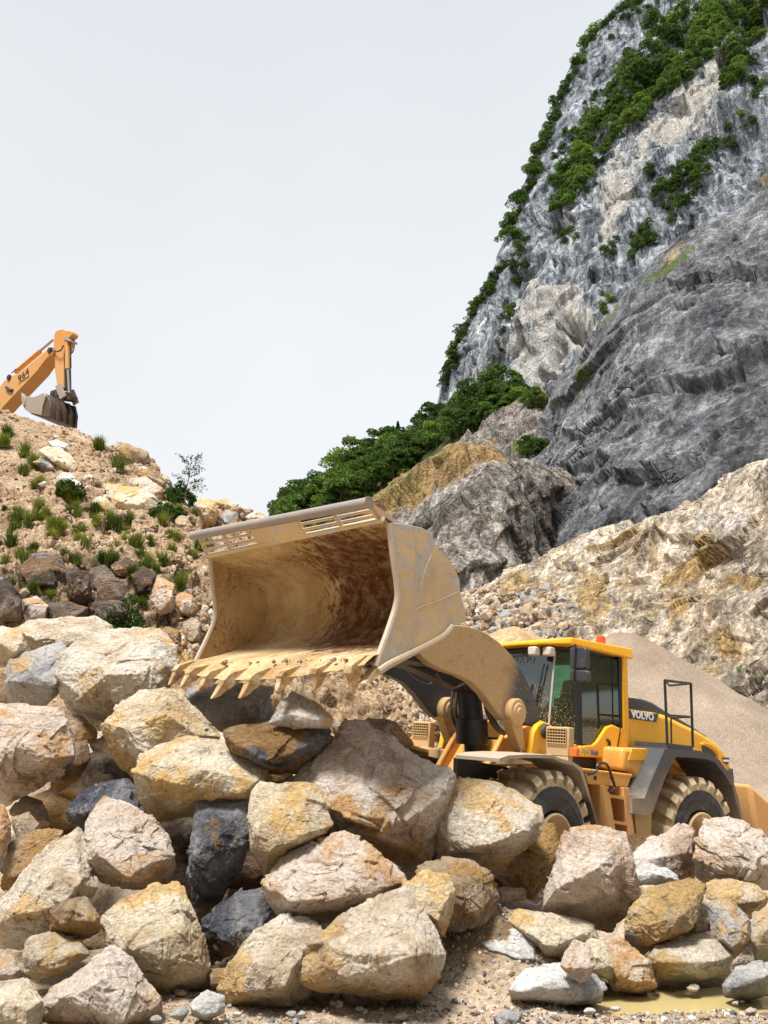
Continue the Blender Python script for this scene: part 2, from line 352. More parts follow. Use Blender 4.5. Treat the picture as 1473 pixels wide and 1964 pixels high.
# --- left scree hill
M_hill = cliffmat('scree_hill', (.22, .14, .08), (.38, .265, .165), (.52, .395, .27), (.09, .065, .045), (.5, .33, .14), 6., .15, .45, vegc=(.05, .08, .012))
def d_hill(G, N, px, py):
    lum = fbm(G*.35, 4)*.35*np.clip((30-G[..., 1])/10, .15, 1)
    out = blobs((130, 1130, 180, 60, 0, 1.), (330, 1170, 70, 80, 0, .7), (250, 870, 60, 25, 30, .5), (430, 1000, 80, 40, 0, .8))(G, px, py)
    fine = np.maximum(ridged(G*1.1, 5, .55), -.5)*.22*out+fbm(G*3.1, 5, .62)*(.085+.1*out)+facets(G, 260, .10, .10, 12)*np.clip((30-G[..., 1])/8, .2, 1)
    return lum+fine
hill_o, hillG = sheet('hill', [
 [('w', -40, 45, 5), ('w', -22, 42, 5), ('w', -16, 41, 4), ('w', -12, 40, 4), ('w', -9, 38, 3), ('w', -4, 36, 0)],
 [(-420, 672, 33), (-60, 765, 31), (0, 770, 30.5), (60, 792, 30), (150, 816, 29), (215, 850, 28), (290, 878, 27), (330, 925, 25.5), (375, 958, 24), (440, 985, 23.5), (520, 1000, 24), (600, 1060, 24), (700, 1140, 24)],
 [(-420, 850, 26), (-60, 880, 25), (0, 895, 25), (60, 905, 24.5), (150, 915, 24), (215, 940, 23.5), (290, 965, 23), (330, 1000, 22), (375, 1030, 21), (440, 1050, 21), (520, 1080, 21), (600, 1120, 21), (700, 1200, 21)],
 [(-420, 1010, 19), (-60, 1040, 18), (0, 1045, 18), (60, 1050, 18), (150, 1055, 17.8), (215, 1060, 17.5), (290, 1080, 17), (330, 1100, 17), (375, 1120, 17), (440, 1150, 17), (520, 1180, 17), (600, 1200, 17), (700, 1260, 18)],
 [(-420, 1180, 15), (-60, 1180, 15), (0, 1180, 15), (60, 1180, 15), (150, 1180, 15), (215, 1190, 15), (290, 1200, 14.5), (330, 1210, 14.5), (375, 1230, 14), (440, 1260, 14), (520, 1280, 14.5), (600, 1300, 15), (700, 1330, 16)],
 [('w', -22, 9, -2.2), ('w', -10, 10.2, -2.2), ('w', -6, 10.8, -2.2), ('w', -4, 11.2, -2.2), ('w', -2, 11.5, -2.2), ('w', .5, 13, -2.2)],
], 420, 360, d_hill, M_hill, {'pale': blobs((40, 1150, 140, 60, 0, 1.), (220, 1140, 110, 60, 0, 1.), (330, 1140, 50, 50, 0, .6)),
 'ochre': blobs((200, 900, 60, 30, 20, .3), (350, 1240, 40, 40, 0, .8)),
 'veg': blobs((60, 1040, 110, 70, 30, .34), (190, 1010, 120, 50, 25, .30), (300, 1070, 80, 60, 0, .32), (330, 950, 25, 50, 0, .5), (160, 1190, 160, 25, 0, .5), (20, 830, 40, 50, 0, .3), (120, 950, 50, 40, 0, .3))})

# --- brown slope behind the bucket
def d_mound(G, N, px, py): return fbm(G*.6, 5, .6)*.35+ridged(G*1.6, 4, .55)*.10
M_mound = cliffmat('brown_rubble_slope', (.26, .16, .08), (.42, .29, .17), (.54, .42, .29), (.62, .53, .44), (.45, .28, .12), 6., .25, .5)
sheet('rubble_slope', [
 [('w', -9, 26, -2), ('w', -4, 26, 0), ('w', 0, 26, 1.5), ('w', 3, 26, 0), ('w', 7, 24, -1.9)],
 [(380, 1160, 20), (560, 1150, 20), (700, 1150, 20), (800, 1180, 20), (900, 1270, 20), (1010, 1400, 19)],
 [(380, 1300, 17.5), (560, 1290, 17.5), (700, 1290, 17.5), (800, 1300, 17.5), (890, 1370, 17.5), (1000, 1450, 17)],
 [(380, 1440, 15), (560, 1430, 15), (700, 1420, 15), (800, 1430, 15), (880, 1470, 15), (960, 1520, 15)],
 [('w', -6, 12.5, -2), ('w', -3, 13, -2), ('w', 0, 13.5, -2), ('w', 1.5, 14, -2), ('w', 3.6, 15, -2)],
], 260, 220, d_mound, M_mound, {'pale': blobs((830, 1400, 60, 40, 0, .7), (760, 1330, 15, 60, -30, .8)), 'ochre': blobs((620, 1330, 50, 30, 0, .4)), 'veg': lambda G, px, py: 0*px})

# --- grey gravel pile behind the cab
def pile(name, px, py, Y, base_z, slope, rad, label, mat, seed=0, n=200, sy=1.):
    top = P(px, py, Y); a = np.linspace(-rad, rad, n); X2, Y2 = np.meshgrid(a, a); r = np.sqrt(X2**2+(Y2*sy)**2)
    ang = np.arctan2(Y2, X2)
    rr = r*(1+.10*gn(np.stack([np.cos(ang)*1.5+seed, np.sin(ang)*1.5, r*0], -1)))
    h = top[2]-slope*(np.sqrt(rr**2+.25)-.5); foot = base_z+.5
    h = np.where(h < foot, base_z-.3+(.8)*np.exp((h-foot)*1.1), h)
    G = np.stack([X2+top[0], Y2+top[1], h], -1)
    G[..., 2] += .05*fbm(G*1.3, 4)+.03*fbm(np.stack([ang*14, r*.5, r*0+seed], -1), 3)
    o = mesh_np(name, G.reshape(-1, 3), grid_faces(n, n), mat); o['kind'] = 'structure'; return o
pile('gravel_pile', 1192, 1212, 27, -.8, .74, 9.5, '', M_gravelpile, 3)
pile('earth_pile', 982, 1202, 31, 1.6, .68, 3.2, '', earth('earth_pile_mat', [(.38, .25, .13), (.46, .32, .18), (.52, .40, .25)], 20, .06), 5, 120)

sheet('unseen_sky_blocker', [  # unseen dark hill added behind the camera to block low sky light
 [('w', -90, 20, 2), ('w', -75, -25, -2), ('w', -40, -42, -2), ('w', 0, -48, -2), ('w', 40, -42, -2), ('w', 75, -25, -2), ('w', 90, 20, 2)],
 [('w', -105, 25, 30), ('w', -90, -35, 30), ('w', -50, -60, 34), ('w', 0, -68, 36), ('w', 50, -60, 34), ('w', 90, -35, 30), ('w', 105, 25, 30)],
 [('w', -130, 30, 60), ('w', -115, -50, 62), ('w', -65, -88, 68), ('w', 0, -98, 70), ('w', 65, -88, 68), ('w', 115, -50, 62), ('w', 130, 30, 60)],
 [('w', -150, 30, 61), ('w', -135, -60, 63), ('w', -75, -108, 69), ('w', 0, -120, 71), ('w', 75, -108, 69), ('w', 135, -60, 63), ('w', 150, 30, 61)],
], 80, 60, lambda G, N, px, py: fbm(G*.05, 4)*2.5, earth('dark_sky_blocker', [(.05, .06, .035), (.08, .08, .05), (.13, .12, .09)], .6, .5, .1))
# --- pale slope on the right
M_pale = cliffmat('pale_quarry_slope', (.46, .34, .21), (.72, .61, .48), (.82, .76, .68), (.86, .83, .78), (.66, .43, .16), 1.3, .7, 1.5, srot=(0, .75, 0), sz=.28, crk=.3)
def d_pale(G, N, px, py):
    s = G@np.array([[.86, 0, .5], [0, 1, 0], [-.5, 0, .86]]).T
    return fbm(G*.12, 4)*.6+facets(s, 60, .35, .06, 3, (1, 1, 2.2))+facets(s, 420, .16, .08, 4, (1, 1, 2.))+ridged(s*np.array([.3, .3, .9]), 5, .6)*.16+fbm(G*1.6, 4, .6)*.06
sheet('quarry_slope', [
 [('w', 2, 110, 8), ('w', 25, 100, 14), ('w', 45, 90, 25), ('w', 70, 80, 40)],
 [(820, 1155, 82), (890, 1135, 78), (960, 1118, 72), (1060, 1068, 66), (1180, 1012, 59), (1300, 962, 53), (1400, 905, 48), (1520, 838, 43), (1700, 740, 38)],
 [(820, 1172, 70), (890, 1160, 67), (970, 1150, 62), (1080, 1130, 57), (1190, 1110, 52), (1310, 1090, 47), (1420, 1070, 42), (1540, 1050, 38), (1720, 1020, 34)],
 [(820, 1200, 60), (890, 1195, 57), (980, 1190, 53), (1090, 1195, 49), (1200, 1210, 46), (1320, 1240, 42), (1430, 1260, 38), (1560, 1280, 35), (1740, 1300, 32)],
 [(820, 1260, 50), (890, 1265, 48), (990, 1290, 45), (1100, 1330, 43), (1210, 1370, 41), (1330, 1400, 38), (1440, 1425, 35), (1570, 1450, 33), (1760, 1480, 30)],
 [('w', 2, 38, -2), ('w', 10, 38, -2), ('w', 18, 33, -2), ('w', 28, 28, -2)],
], 520, 420, d_pale, M_pale, {'pale': blobs((1150, 1080, 150, 40, -25, .45), (1380, 1000, 120, 60, -20, .5), (1250, 1180, 120, 40, 20, .35)),
 'ochre': blobs((1200, 1150, 400, 250, 0, .46), (1320, 1080, 130, 30, -35, .7), (1400, 1240, 60, 40, 30, .7), (1000, 1140, 60, 40, -20, .7), (1140, 1150, 55, 80, 10, .75), (1060, 1130, 60, 30, -20, .5), (1310, 1170, 90, 60, 40, .62), (1420, 1110, 60, 30, 0, .7), (1180, 1040, 100, 12, -25, .8), (1370, 1290, 60, 50, 40, .5), (1450, 1330, 40, 60, 0, .4), (740, 1150, 30, 30, 0, .5)),
 'veg': blobs((1430, 1290, 18, 50, -30, .55), (1250, 1030, 60, 8, -30, .5))})

# --- dark grey quarry wall
M_wall = cliffmat('dark_quarry_wall', (.075, .08, .092), (.17, .175, .19), (.34, .34, .35), (.52, .50, .47), (.48, .34, .16), .7, .7, 1.1, fc=.75)
def d_wall(G, N, px, py):
    s = G@np.array([[.9, 0, .43], [0, 1, 0], [-.43, 0, .9]]).T
    ledge = np.zeros(px.shape)
    for (x0, y0, x1, y1, a) in [(1180, 780, 1290, 745, 3.), (1290, 745, 1480, 715, 3.), (1100, 830, 1250, 790, 1.5), (1100, 900, 1160, 880, 1.5), (1250, 640, 1480, 560, 1.2)]:
        t = np.clip(((px-x0)*(x1-x0)+(py-y0)*(y1-y0))/((x1-x0)**2+(y1-y0)**2), 0, 1); dx = px-(x0+t*(x1-x0)); dy = py-(y0+t*(y1-y0))+6*gn(G*.15)
        ledge = np.maximum(ledge, a*np.exp(-dx*dx/600)*np.clip(1-np.maximum(dy, -dy*.25)/9, 0, 1)*(dy > -40))
    return fbm(G*.03, 4)*1.5+facets(s, 50, 1.1, .07, 5, (1, 1, 1.8))+facets(s, 380, .35, .08, 6, (1, 1, 1.8))+ridged(s*np.array([.10, .10, .3]), 5, .55)*.35+fbm(G*.6, 4, .6)*.22+ledge
sheet('quarry_wall', [
 [('w', 20, 230, 60), ('w', 60, 230, 120), ('w', 130, 220, 170), ('w', 220, 200, 200)],
 [(1000, 905, 165), (1062, 880, 160), (1068, 820, 158), (1110, 735, 155), (1175, 610, 152), (1300, 470, 150), (1400, 425, 146), (1500, 360, 142), (1800, 200, 130)],
 [(985, 960, 140), (1050, 960, 135), (1090, 900, 132), (1140, 830, 130), (1210, 740, 128), (1310, 650, 125), (1410, 600, 120), (1520, 560, 116), (1800, 450, 105)],
 [(960, 1040, 118), (1040, 1030, 114), (1100, 980, 111), (1160, 930, 108), (1240, 860, 105), (1330, 800, 102), (1420, 760, 98), (1530, 730, 95), (1800, 650, 88)],
 [(930, 1130, 100), (1030, 1120, 97), (1110, 1080, 94), (1190, 1040, 90), (1270, 1000, 86), (1350, 970, 82), (1430, 940, 78), (1540, 900, 75), (1800, 820, 70)],
 [('w', 8, 92, -2), ('w', 25, 88, -2), ('w', 45, 70, -2), ('w', 70, 55, -2)],
], 560, 520, d_wall, M_wall, {'pale': blobs((1120, 940, 40, 50, 0, .3), (1400, 480, 70, 30, -20, .3), (1230, 650, 12, 80, 10, .35)),
 'ochre': blobs((1460, 360, 60, 25, -50, .6), (1300, 500, 60, 10, -40, .6), (1060, 880, 40, 20, 0, .3)),
 'veg': blobs((1290, 520, 110, 10, -36, .75), (1180, 610, 60, 8, -50, .6), (1130, 720, 50, 6, -55, .7), (1440, 430, 60, 9, -25, .5), (1110, 760, 20, 6, -55, .6))})

# --- brown foothill with a vertical face, left of the wall
M_foot = cliffmat('foothill_rock', (.10, .085, .075), (.26, .23, .20), (.44, .41, .38), (.52, .50, .47), (.52, .33, .13), 1.0, .9, 1.5, vegc=(.09, .11, .03))
def d_foot(G, N, px, py):
    return fbm(G*.06, 4)*1.2+facets(G, 110, .8, .12, 9, (1, 1, .5))+ridged(G*np.array([.22, .22, .05]), 5, .5)*.45+fbm(G*.9, 4, .6)*.14
sheet('foothill', [
 [('w', -25, 160, 10), ('w', 5, 170, 30), ('w', 20, 170, 55), ('w', 45, 170, 60)],
 [(600, 1040, 128), (680, 985, 128), (735, 950, 126), (800, 900, 126), (870, 855, 125), (935, 852, 124), (975, 878, 122), (1030, 900, 124), (1090, 905, 130), (1180, 900, 140)],
 [(600, 1080, 112), (690, 1040, 112), (760, 1000, 110), (820, 950, 108), (880, 905, 106), (945, 895, 105), (1000, 930, 106), (1045, 950, 112), (1110, 960, 122), (1200, 960, 130)],
 [(600, 1140, 104), (700, 1120, 102), (780, 1080, 100), (840, 1040, 98), (900, 1010, 97), (960, 1000, 97), (1010, 1020, 100), (1060, 1040, 108), (1120, 1040, 118), (1200, 1040, 126)],
 [(600, 1190, 98), (700, 1180, 96), (780, 1160, 94), (850, 1150, 92), (910, 1140, 92), (970, 1130, 92), (1020, 1130, 96), (1070, 1130, 104), (1130, 1130, 112), (1200, 1130, 120)],
 [('w', -20, 88, -2), ('w', 0, 86, -2), ('w', 20, 88, -2), ('w', 45, 100, -2)],
], 420, 360, d_foot, M_foot, {'pale': blobs((930, 1080, 50, 50, 0, .4), (990, 1040, 20, 60, 0, .3)),
 'ochre': blobs((870, 885, 95, 34, -32, 1.), (790, 935, 90, 30, -37, 1.), (930, 868, 60, 24, 20, 1.), (740, 975, 60, 30, -37, .9)),
 'veg': blobs((770, 945, 90, 14, -37, .62), (850, 880, 60, 10, -30, .55), (960, 880, 50, 14, 30, .4), (1000, 860, 50, 12, 0, .5))})

# --- shoulder between the foothill and the mountain
sheet('shoulder', [
 [('w', 20, 290, 90), ('w', 60, 300, 120), ('w', 110, 300, 140)],
 [(860, 860, 215), (920, 820, 215), (975, 795, 213), (1020, 770, 210), (1080, 765, 205), (1140, 740, 200), (1260, 640, 195)],
 [(860, 900, 190), (920, 870, 188), (975, 850, 186), (1020, 830, 184), (1090, 830, 180), (1150, 830, 178), (1280, 760, 175)],
 [(860, 960, 170), (920, 940, 168), (975, 920, 166), (1020, 910, 166), (1090, 930, 168), (1160, 930, 168), (1300, 880, 165)],
 [('w', 10, 150, -2), ('w', 40, 150, -2), ('w', 80, 150, -2)],
], 240, 200, d_foot, M_foot, {'pale': blobs((1020, 780, 60, 12, 0, .4)), 'ochre': blobs((1050, 790, 30, 12, 0, .7), (940, 850, 40, 12, -30, .6)),
 'veg': blobs((1020, 865, 50, 18, 0, .9), (1000, 780, 90, 12, -15, .6), (1060, 800, 20, 20, 0, .5))})

# --- the mountain
M_mtn = cliffmat('limestone_mountain', (.13, .15, .18), (.31, .34, .38), (.54, .56, .58), (.80, .74, .65), (.60, .46, .28), .36, 1., 2.2, sz=.07, fc=.55, vegc=(.035, .06, .018))
def d_mtn(G, N, px, py):
    s = G@np.array([[.8, 0, .6], [0, 1, 0], [-.6, 0, .8]]).T
    cave = blobs((1105, 645, 34, 20, 40, -1.), (1082, 680, 10, 26, 10, -1.1), (1060, 735, 16, 9, 0, -.7), (1070, 600, 30, 10, -25, .5))(G, px, py)
    cv = cave+np.minimum(0, -blobs((1108, 648, 30, 15, 40, 1.), (1080, 682, 9, 24, 10, 1.1), (1060, 738, 15, 8, 0, .7))(G, px, py))*1.3
    edge = np.clip((px-toedge(py))/60, 0, 1)
    gully = -blobs((975, 560, 10, 120, 14, 1.))(G, px, py)*6
    cv = cv-blobs((1107, 648, 20, 9, 50, 1.), (1081, 682, 7, 22, 10, 1.), (1062, 738, 13, 5, 0, .8))(G, px, py)**.7*2.2
    return (fbm(G*.012, 3)*7*edge+facets(G, 90, 5., .12, 7, (1, 1, .55))*(.2+.8*edge)+facets(G, 700, 1.6, .14, 8, (1, 1, .5))*(.4+.6*edge)+ridged(s*np.array([.02, .03, .05]), 5, .55)*1.6*(.25+.75*edge)+ridged(G*np.array([.10, .10, .014]), 4, .55)*1.1*(.3+.7*edge)+fbm(G*.25, 4, .6)*.6+cv*5+gully)
EDGE = [(-60, 1250), (10, 1205), (50, 1150), (130, 1092), (205, 1067), (290, 1032), (380, 1002), (490, 952), (520, 947), (640, 882), (720, 853), (790, 842), (900, 842)]
def toedge(py): return np.interp(py, [a for a, b in EDGE], [b for a, b in EDGE])
def mrow(py, drop, Y0, Y1):
    e0 = float(toedge(py)); r = []
    for k, t in enumerate([0, .12, .28, .46, .66, .85, 1.]):
        r.append((e0+3+t*(1800-e0), py-drop*t, Y0+(Y1-Y0)*(math.sin(t*math.pi/2)**.7)))
    return r
rows = [[('w', x*1.0+60, 700, 430) for x in (150, 260, 380, 520, 640, 760, 900)], mrow(-75, 140, 560, 430)]
for py, Y0, Y1 in [(-20, 520, 400), (60, 490, 375), (140, 470, 350), (220, 450, 330), (310, 432, 312), (400, 415, 295), (500, 398, 278), (600, 385, 262), (700, 372, 248), (800, 362, 236), (900, 352, 226)]:
    rows.append(mrow(py, 100*(1-py/900), Y0, Y1))
rows.append([('w', x, 300-x*.3, -2) for x in (25, 60, 90, 120, 150, 190, 230)])
# edge wraps back on the left so the flank is solid
for r in rows[1:-1]:
    q = P(*r[0]); r.insert(0, ('w', q[0]+14, q[1]+60, q[2]-8)); r.insert(0, ('w', q[0]+70, q[1]+190, q[2]-40))
rows[0] = [('w', 220, 740, 400), ('w', 200, 720, 415)]+rows[0]; rows[-1] = [('w', 90, 520, -2), ('w', 35, 420, -2)]+rows[-1]
pale_m = blobs((1100, 560, 140, 160, 20, .32), (1300, 250, 160, 100, -30, .4), (1360, 250, 50, 40, -30, .5), (1150, 520, 30, 60, 5, .4), (1350, 200, 70, 40, -40, .95), (1280, 265, 80, 36, -30, .9), (1375, 150, 26, 80, 10, .8), (1190, 400, 34, 80, 8, 1.), (1240, 330, 30, 60, 5, .6), (1170, 460, 14, 40, 8, .7), (1080, 630, 85, 70, -30, 1.), (1040, 710, 60, 60, 0, .95), (930, 640, 25, 120, 20, .35),
   (1020, 530, 16, 55, 5, .6), (1110, 580, 60, 30, -20, .6), (1230, 100, 30, 12, -40, .4), (1320, 120, 8, 20, 0, .4), (1000, 640, 12, 50, 10, .4))
sheet('mountain', rows, 640, 620, d_mtn, M_mtn, {'pale': pale_m, 'ochre': blobs((1230, 560, 60, 14, -35, .5), (1310, 480, 60, 14, -45, .7), (1465, 350, 20, 30, 0, .6), (1060, 640, 60, 12, -45, .3)),
 'veg': blobs((1250, 160, 190, 40, -42, .62), (1120, 350, 60, 24, -50, .6), (1100, 300, 50, 16, -55, .4), (1000, 480, 12, 60, 15, .6), (1330, 350, 110, 18, -48, .55), (1190, 500, 90, 14, -45, .5), (970, 600, 8, 100, 14, .55), (1290, 520, 70, 10, -38, .7), (900, 640, 10, 160, 30, .45), (1100, 460, 20, 10, 0, .5), (1160, 60, 60, 14, -45, .4))})

# --- wooded ridge
M_wood = earth('wood_floor', [(.03, .04, .015), (.05, .06, .02), (.07, .08, .03)], .6, .5, .2)
RIDGE = [(420, 1050, 300), (500, 1010, 300), (560, 968, 300), (620, 938, 300), (680, 890, 302), (740, 850, 304), (800, 830, 300), (850, 805, 285), (900, 770, 268), (950, 760, 255), (1010, 765, 245), (1060, 790, 240)]
sheet('wooded_ridge', [
 [('w', -80, 360, 30), ('w', -20, 370, 60), ('w', 30, 380, 90), ('w', 80, 380, 110)],
 RIDGE,
 [(420, 1100, 240), (500, 1060, 240), (560, 1030, 240), (620, 1000, 240), (680, 960, 240), (740, 925, 238), (800, 890, 236), (850, 860, 228), (900, 835, 222), (950, 810, 218), (1010, 800, 214), (1060, 810, 210)],
 [('w', -60, 180, 0), ('w', -20, 180, 0), ('w', 20, 180, 20), ('w', 40, 180, 30)],
], 160, 90, lambda G, N, px, py: fbm(G*.04, 4)*2, M_wood)

# ------------------------------------------------------------------ trees
def leafmat(name, a, b, tr=.25):
    M_ = Mat(name); v = M_.coord(rnd=True)
    c = M_.mix(M_.step(M_.noise(v, .5, 4), .35, .65), a, b)
    c = M_.mix(1., c, M_.ramp(M_.rand(), [(0, (.65, .7, .6)), (.5, (1., 1., 1.)), (1, (1.35, 1.3, 1.))]), 'MULTIPLY')
    M_.done(c, .75, spec=.15)
    t = M_.n('ShaderNodeBsdfTranslucent'); M_.l(c, t.inputs[0]); mx = M_.n('ShaderNodeMixShader'); mx.inputs[0].default_value = tr
    M_.l(M_.b.outputs[0], mx.inputs[1]); M_.l(t.outputs[0], mx.inputs[2]); M_.l(mx.outputs[0], M_.out.inputs[0]); return M_.m
M_leaf = leafmat('tree_leaves', (.035, .075, .016), (.10, .17, .035)); M_leaf2 = leafmat('light_leaves', (.07, .13, .02), (.16, .25, .05)); M_fir = leafmat('fir_needles', (.014, .034, .016), (.03, .055, .022))
M_weed = leafmat('weed_leaves', (.06, .11, .015), (.24, .27, .06)); M_shrub = leafmat('shrub_leaves', (.03, .075, .015), (.07, .13, .025))
Mb = Mat('bark'); M_bark = Mb.done(Mb.ramp(Mb.noise(Mb.coord(scale=(6, 6, 1)), 3), [(.3, (.05, .035, .025)), (.7, (.15, .12, .09))]), .9)
def crown_mesh(seed, H, W, n, leaf, kind='round'):
    r = np.random.RandomState(seed); C = []
    if kind == 'round':
        nb = 14; B = []
        for k in range(nb):
            a = r.uniform(0, 6.28); h = r.uniform(.25, .95); rad = W*(.42*math.sqrt(max(.02, 1-((h-.5)/.55)**2)))*r.uniform(.4, 1.)
            B.append((rad*math.cos(a), rad*math.sin(a), h*H, W*r.uniform(.16, .28)))
        for k in range(n):
            b = B[r.randint(nb)]; d = r.normal(size=3); d /= np.linalg.norm(d); d[2] = abs(d[2])*.9-.25*r.rand()
            C.append(np.array(b[:3])+d*b[3]*r.uniform(.75, 1.08)*np.array([1, 1, .8]))
    elif kind == 'fir':
        for k in range(n):
            h = r.uniform(.08, 1)**.8; lay = math.floor(h*14)/14; rad = W*.5*(1-h)*(.75+.5*(1-(h-lay)*14*.6))*math.sqrt(r.uniform(.15, 1)); a = r.uniform(0, 6.28)
            C.append(np.array([rad*math.cos(a), rad*math.sin(a), h*H-.12*rad]))
    else:                                # low bush
        for k in range(n):
            d = r.normal(size=3); d /= np.linalg.norm(d); d[2] = abs(d[2]); q = r.uniform(.4, 1.)**.5
            C.append(d*np.array([W/2, W/2, H])*q*(1+.35*math.sin(5*d[0]+seed)*math.cos(4*d[1])))
    C = np.array(C); nrm = r.normal(size=C.shape)+np.array([0, 0, .6]); nrm /= np.linalg.norm(nrm, axis=1)[:, None]
    t = np.cross(nrm, r.normal(size=C.shape)); t /= np.linalg.norm(t, axis=1)[:, None]; b = np.cross(nrm, t)
    s = leaf*r.uniform(.5, 1.2, size=(len(C), 1)); V = np.stack([C-t*s-b*s*.5, C+t*s*.2-b*s*.7, C+t*s+b*s*.4, C-t*s*.3+b*s*.8], 1).reshape(-1, 3)
    return V, np.arange(len(V)).reshape(-1, 4)
def trunk_mb(H, r0, seed, limbs=5):
    q = np.random.RandomState(seed); m = MB(); m.tube([(0, 0, -r0*4), (0, 0, H*.3), (q.uniform(-.03, .03)*H, 0, H*.6), (0, q.uniform(-.03, .03)*H, H*.9)], r0, 7, 0, r0*.25)
    for k in range(limbs):
        a = q.uniform(0, 6.28); z = H*q.uniform(.25, .65); L = H*q.uniform(.18, .3)
        m.tube([(0, 0, z), (math.cos(a)*L*.5, math.sin(a)*L*.5, z+L*.45), (math.cos(a)*L, math.sin(a)*L, z+L*.8)], r0*.45, 5, 0, r0*.12)
    return m
protos = {}
def make_tree(key, seed, H, W, n, leaf, mat, kind='round', name='tree'):
    root = bpy.data.objects.new(name, None); root.empty_display_size = .5
    V, Fc = crown_mesh(seed, H, W, n, leaf, kind); c = mesh_np('crown', V, Fc, mat, None, smooth=False); c.parent = root
    t = trunk_mb(H, .022*H, seed).build('trunk', M_bark, root)
    protos.setdefault(key, []).append((root, [c, t], [False]))
for k in range(5): make_tree('broad', 20+k, 10, 9.5, 2900, .30, M_leaf, name='broadleaf_tree')
for k in range(3): make_tree('light', 40+k, 10, 10, 2900, .32, M_leaf2, name='broadleaf_tree')
for k in range(2): make_tree('fir', 60+k, 13, 5.5, 1500, .45, M_fir, 'fir', name='fir_tree')
def place_tree(key, loc, s, label, group, cat='tree', i=None):
    lst = protos[key]; root, ch, used = lst[random.randrange(len(lst)) if i is None else i]; s *= (1.4 if 'cliff' in label else 1.15)*random.uniform(.72, 1.18)
    if not used[0]:
        used[0] = True; COL.objects.link(root); r = root
    else:
        r = root.copy(); COL.objects.link(r)
        for c in ch: d = c.copy(); COL.objects.link(d); d.parent = r
    r.location = loc; r.rotation_euler = (random.uniform(-.08, .08), random.uniform(-.08, .08), random.uniform(0, 6.28)); r.scale = (s*random.uniform(.85, 1.15), s*random.uniform(.85, 1.15), s*random.uniform(.85, 1.15))
    setp(r, label, cat, group); return r
def inpoly(x, y, p):
    c = False
    for i in range(len(p)):
        x1, y1 = p[i]; x2, y2 = p[i-1]
        if (y1 > y) != (y2 > y) and x < (x2-x1)*(y-y1)/(y2-y1)+x1: c = not c
    return c
ntree = 0
def scatter_trees(poly, n, surf, sc, label, group, keys, mind=13, sink=.15):
    global ntree
    xs = [p[0] for p in poly]; ys = [p[1] for p in poly]; got = []; t = 0
    while len(got) < n and t < n*60:
        t += 1; x = random.uniform(min(xs), max(xs)); y = random.uniform(min(ys), max(ys))
        if not inpoly(x, y, poly) or any((x-a)**2+(y-b)**2 < mind*mind for a, b in got): continue
        p, nn = hit(surf, x, y)
        if p is None: continue
        got.append((x, y)); s = random.uniform(*sc); dist = p.length
        loc = p-Vector((0, 0, 10*s*sink))
        place_tree(random.choice(keys), loc, s, label, group); ntree += 1
def line_trees(pts, surf, step, sc, label, group, keys, dx=0, jit=5):
    global ntree
    for i in range(len(pts)-1):
        (x0, y0), (x1, y1) = pts[i], pts[i+1]; L = math.hypot(x1-x0, y1-y0); k = max(1, int(L/step))
        for j in range(k):
            t = (j+random.random()*.6)/k; x = x0+(x1-x0)*t+dx+random.uniform(-jit, jit); y = y0+(y1-y0)*t+random.uniform(-jit, jit)
            p, nn = hit(surf, x, y)
            if p is None: p, nn = hit(surf, x+9, y)
            if p is None: continue
            s = random.uniform(*sc); place_tree(random.choice(keys), p-Vector((0, 0, 3*s)), s, label, group); ntree += 1
G1 = 'trees along the sky edge of the cliff'
line_trees([(1228, 6), (1175, 30), (1120, 85), (1092, 150), (1070, 205), (1050, 260), (1030, 300), (1018, 345), (1000, 390), (980, 430), (962, 470)], 'mountain', 11, (.55, .95), 'dark green broadleaf tree clinging to the skyline edge of the tall cliff', G1, ['broad', 'broad', 'light'], 5)
line_trees([(960, 510), (930, 560), (900, 605), (880, 640), (862, 690), (850, 750)], 'mountain', 11, (.42, .8), 'dark green broadleaf tree clinging to the skyline edge of the tall cliff', G1, ['broad'], 8, 4)
G2 = 'trees in the broad diagonal band across the cliff'
scatter_trees([(1240, 60), (1300, 40), (1400, 20), (1475, -10), (1475, 110), (1400, 170), (1370, 100), (1330, 150), (1270, 210), (1200, 270), (1150, 320), (1120, 360), (1075, 430), (1050, 420), (1060, 350), (1110, 300), (1140, 230), (1180, 160), (1235, 110)], 112, 'mountain', (.75, 1.15), 'green broadleaf tree in the broad diagonal wooded band across the upper cliff', G2, ['broad', 'light', 'light', 'broad'], 12)
scatter_trees([(1220, 0), (1300, 0), (1280, 30), (1180, 90), (1150, 100)], 8, 'mountain', (.4, .6), 'small dark tree on the rocky ledges near the top of the cliff', 'trees on the top ledges', ['broad'], 14)
scatter_trees([(1110, 200), (1160, 170), (1170, 200), (1110, 270), (1070, 320), (1060, 310)], 12, 'mountain', (.4, .65), 'small dark tree on the ledge left of the broad wooded band', 'trees on the ledge left of the band', ['broad'], 12)
scatter_trees([(1395, 230), (1473, 140), (1473, 220), (1430, 270), (1395, 300)], 9, 'mountain', (.45, .7), 'dark tree on the upper right ledge of the cliff below the wooded band', 'trees on the upper right ledge', ['broad', 'light'], 14)
scatter_trees([(1280, 370), (1345, 275), (1375, 290), (1340, 370), (1300, 430), (1270, 440)], 18, 'mountain', (.45, .8), 'dark tree in the short slanting clump at the middle right of the cliff', 'trees of the slanting clump at the middle right', ['broad', 'light'], 12)
scatter_trees([(1240, 335), (1262, 345), (1275, 385), (1255, 390)], 3, 'mountain', (.4, .6), 'small tree standing alone left of the slanting clump on the cliff', 'lone trees left of the slanting clump', ['broad'], 10)
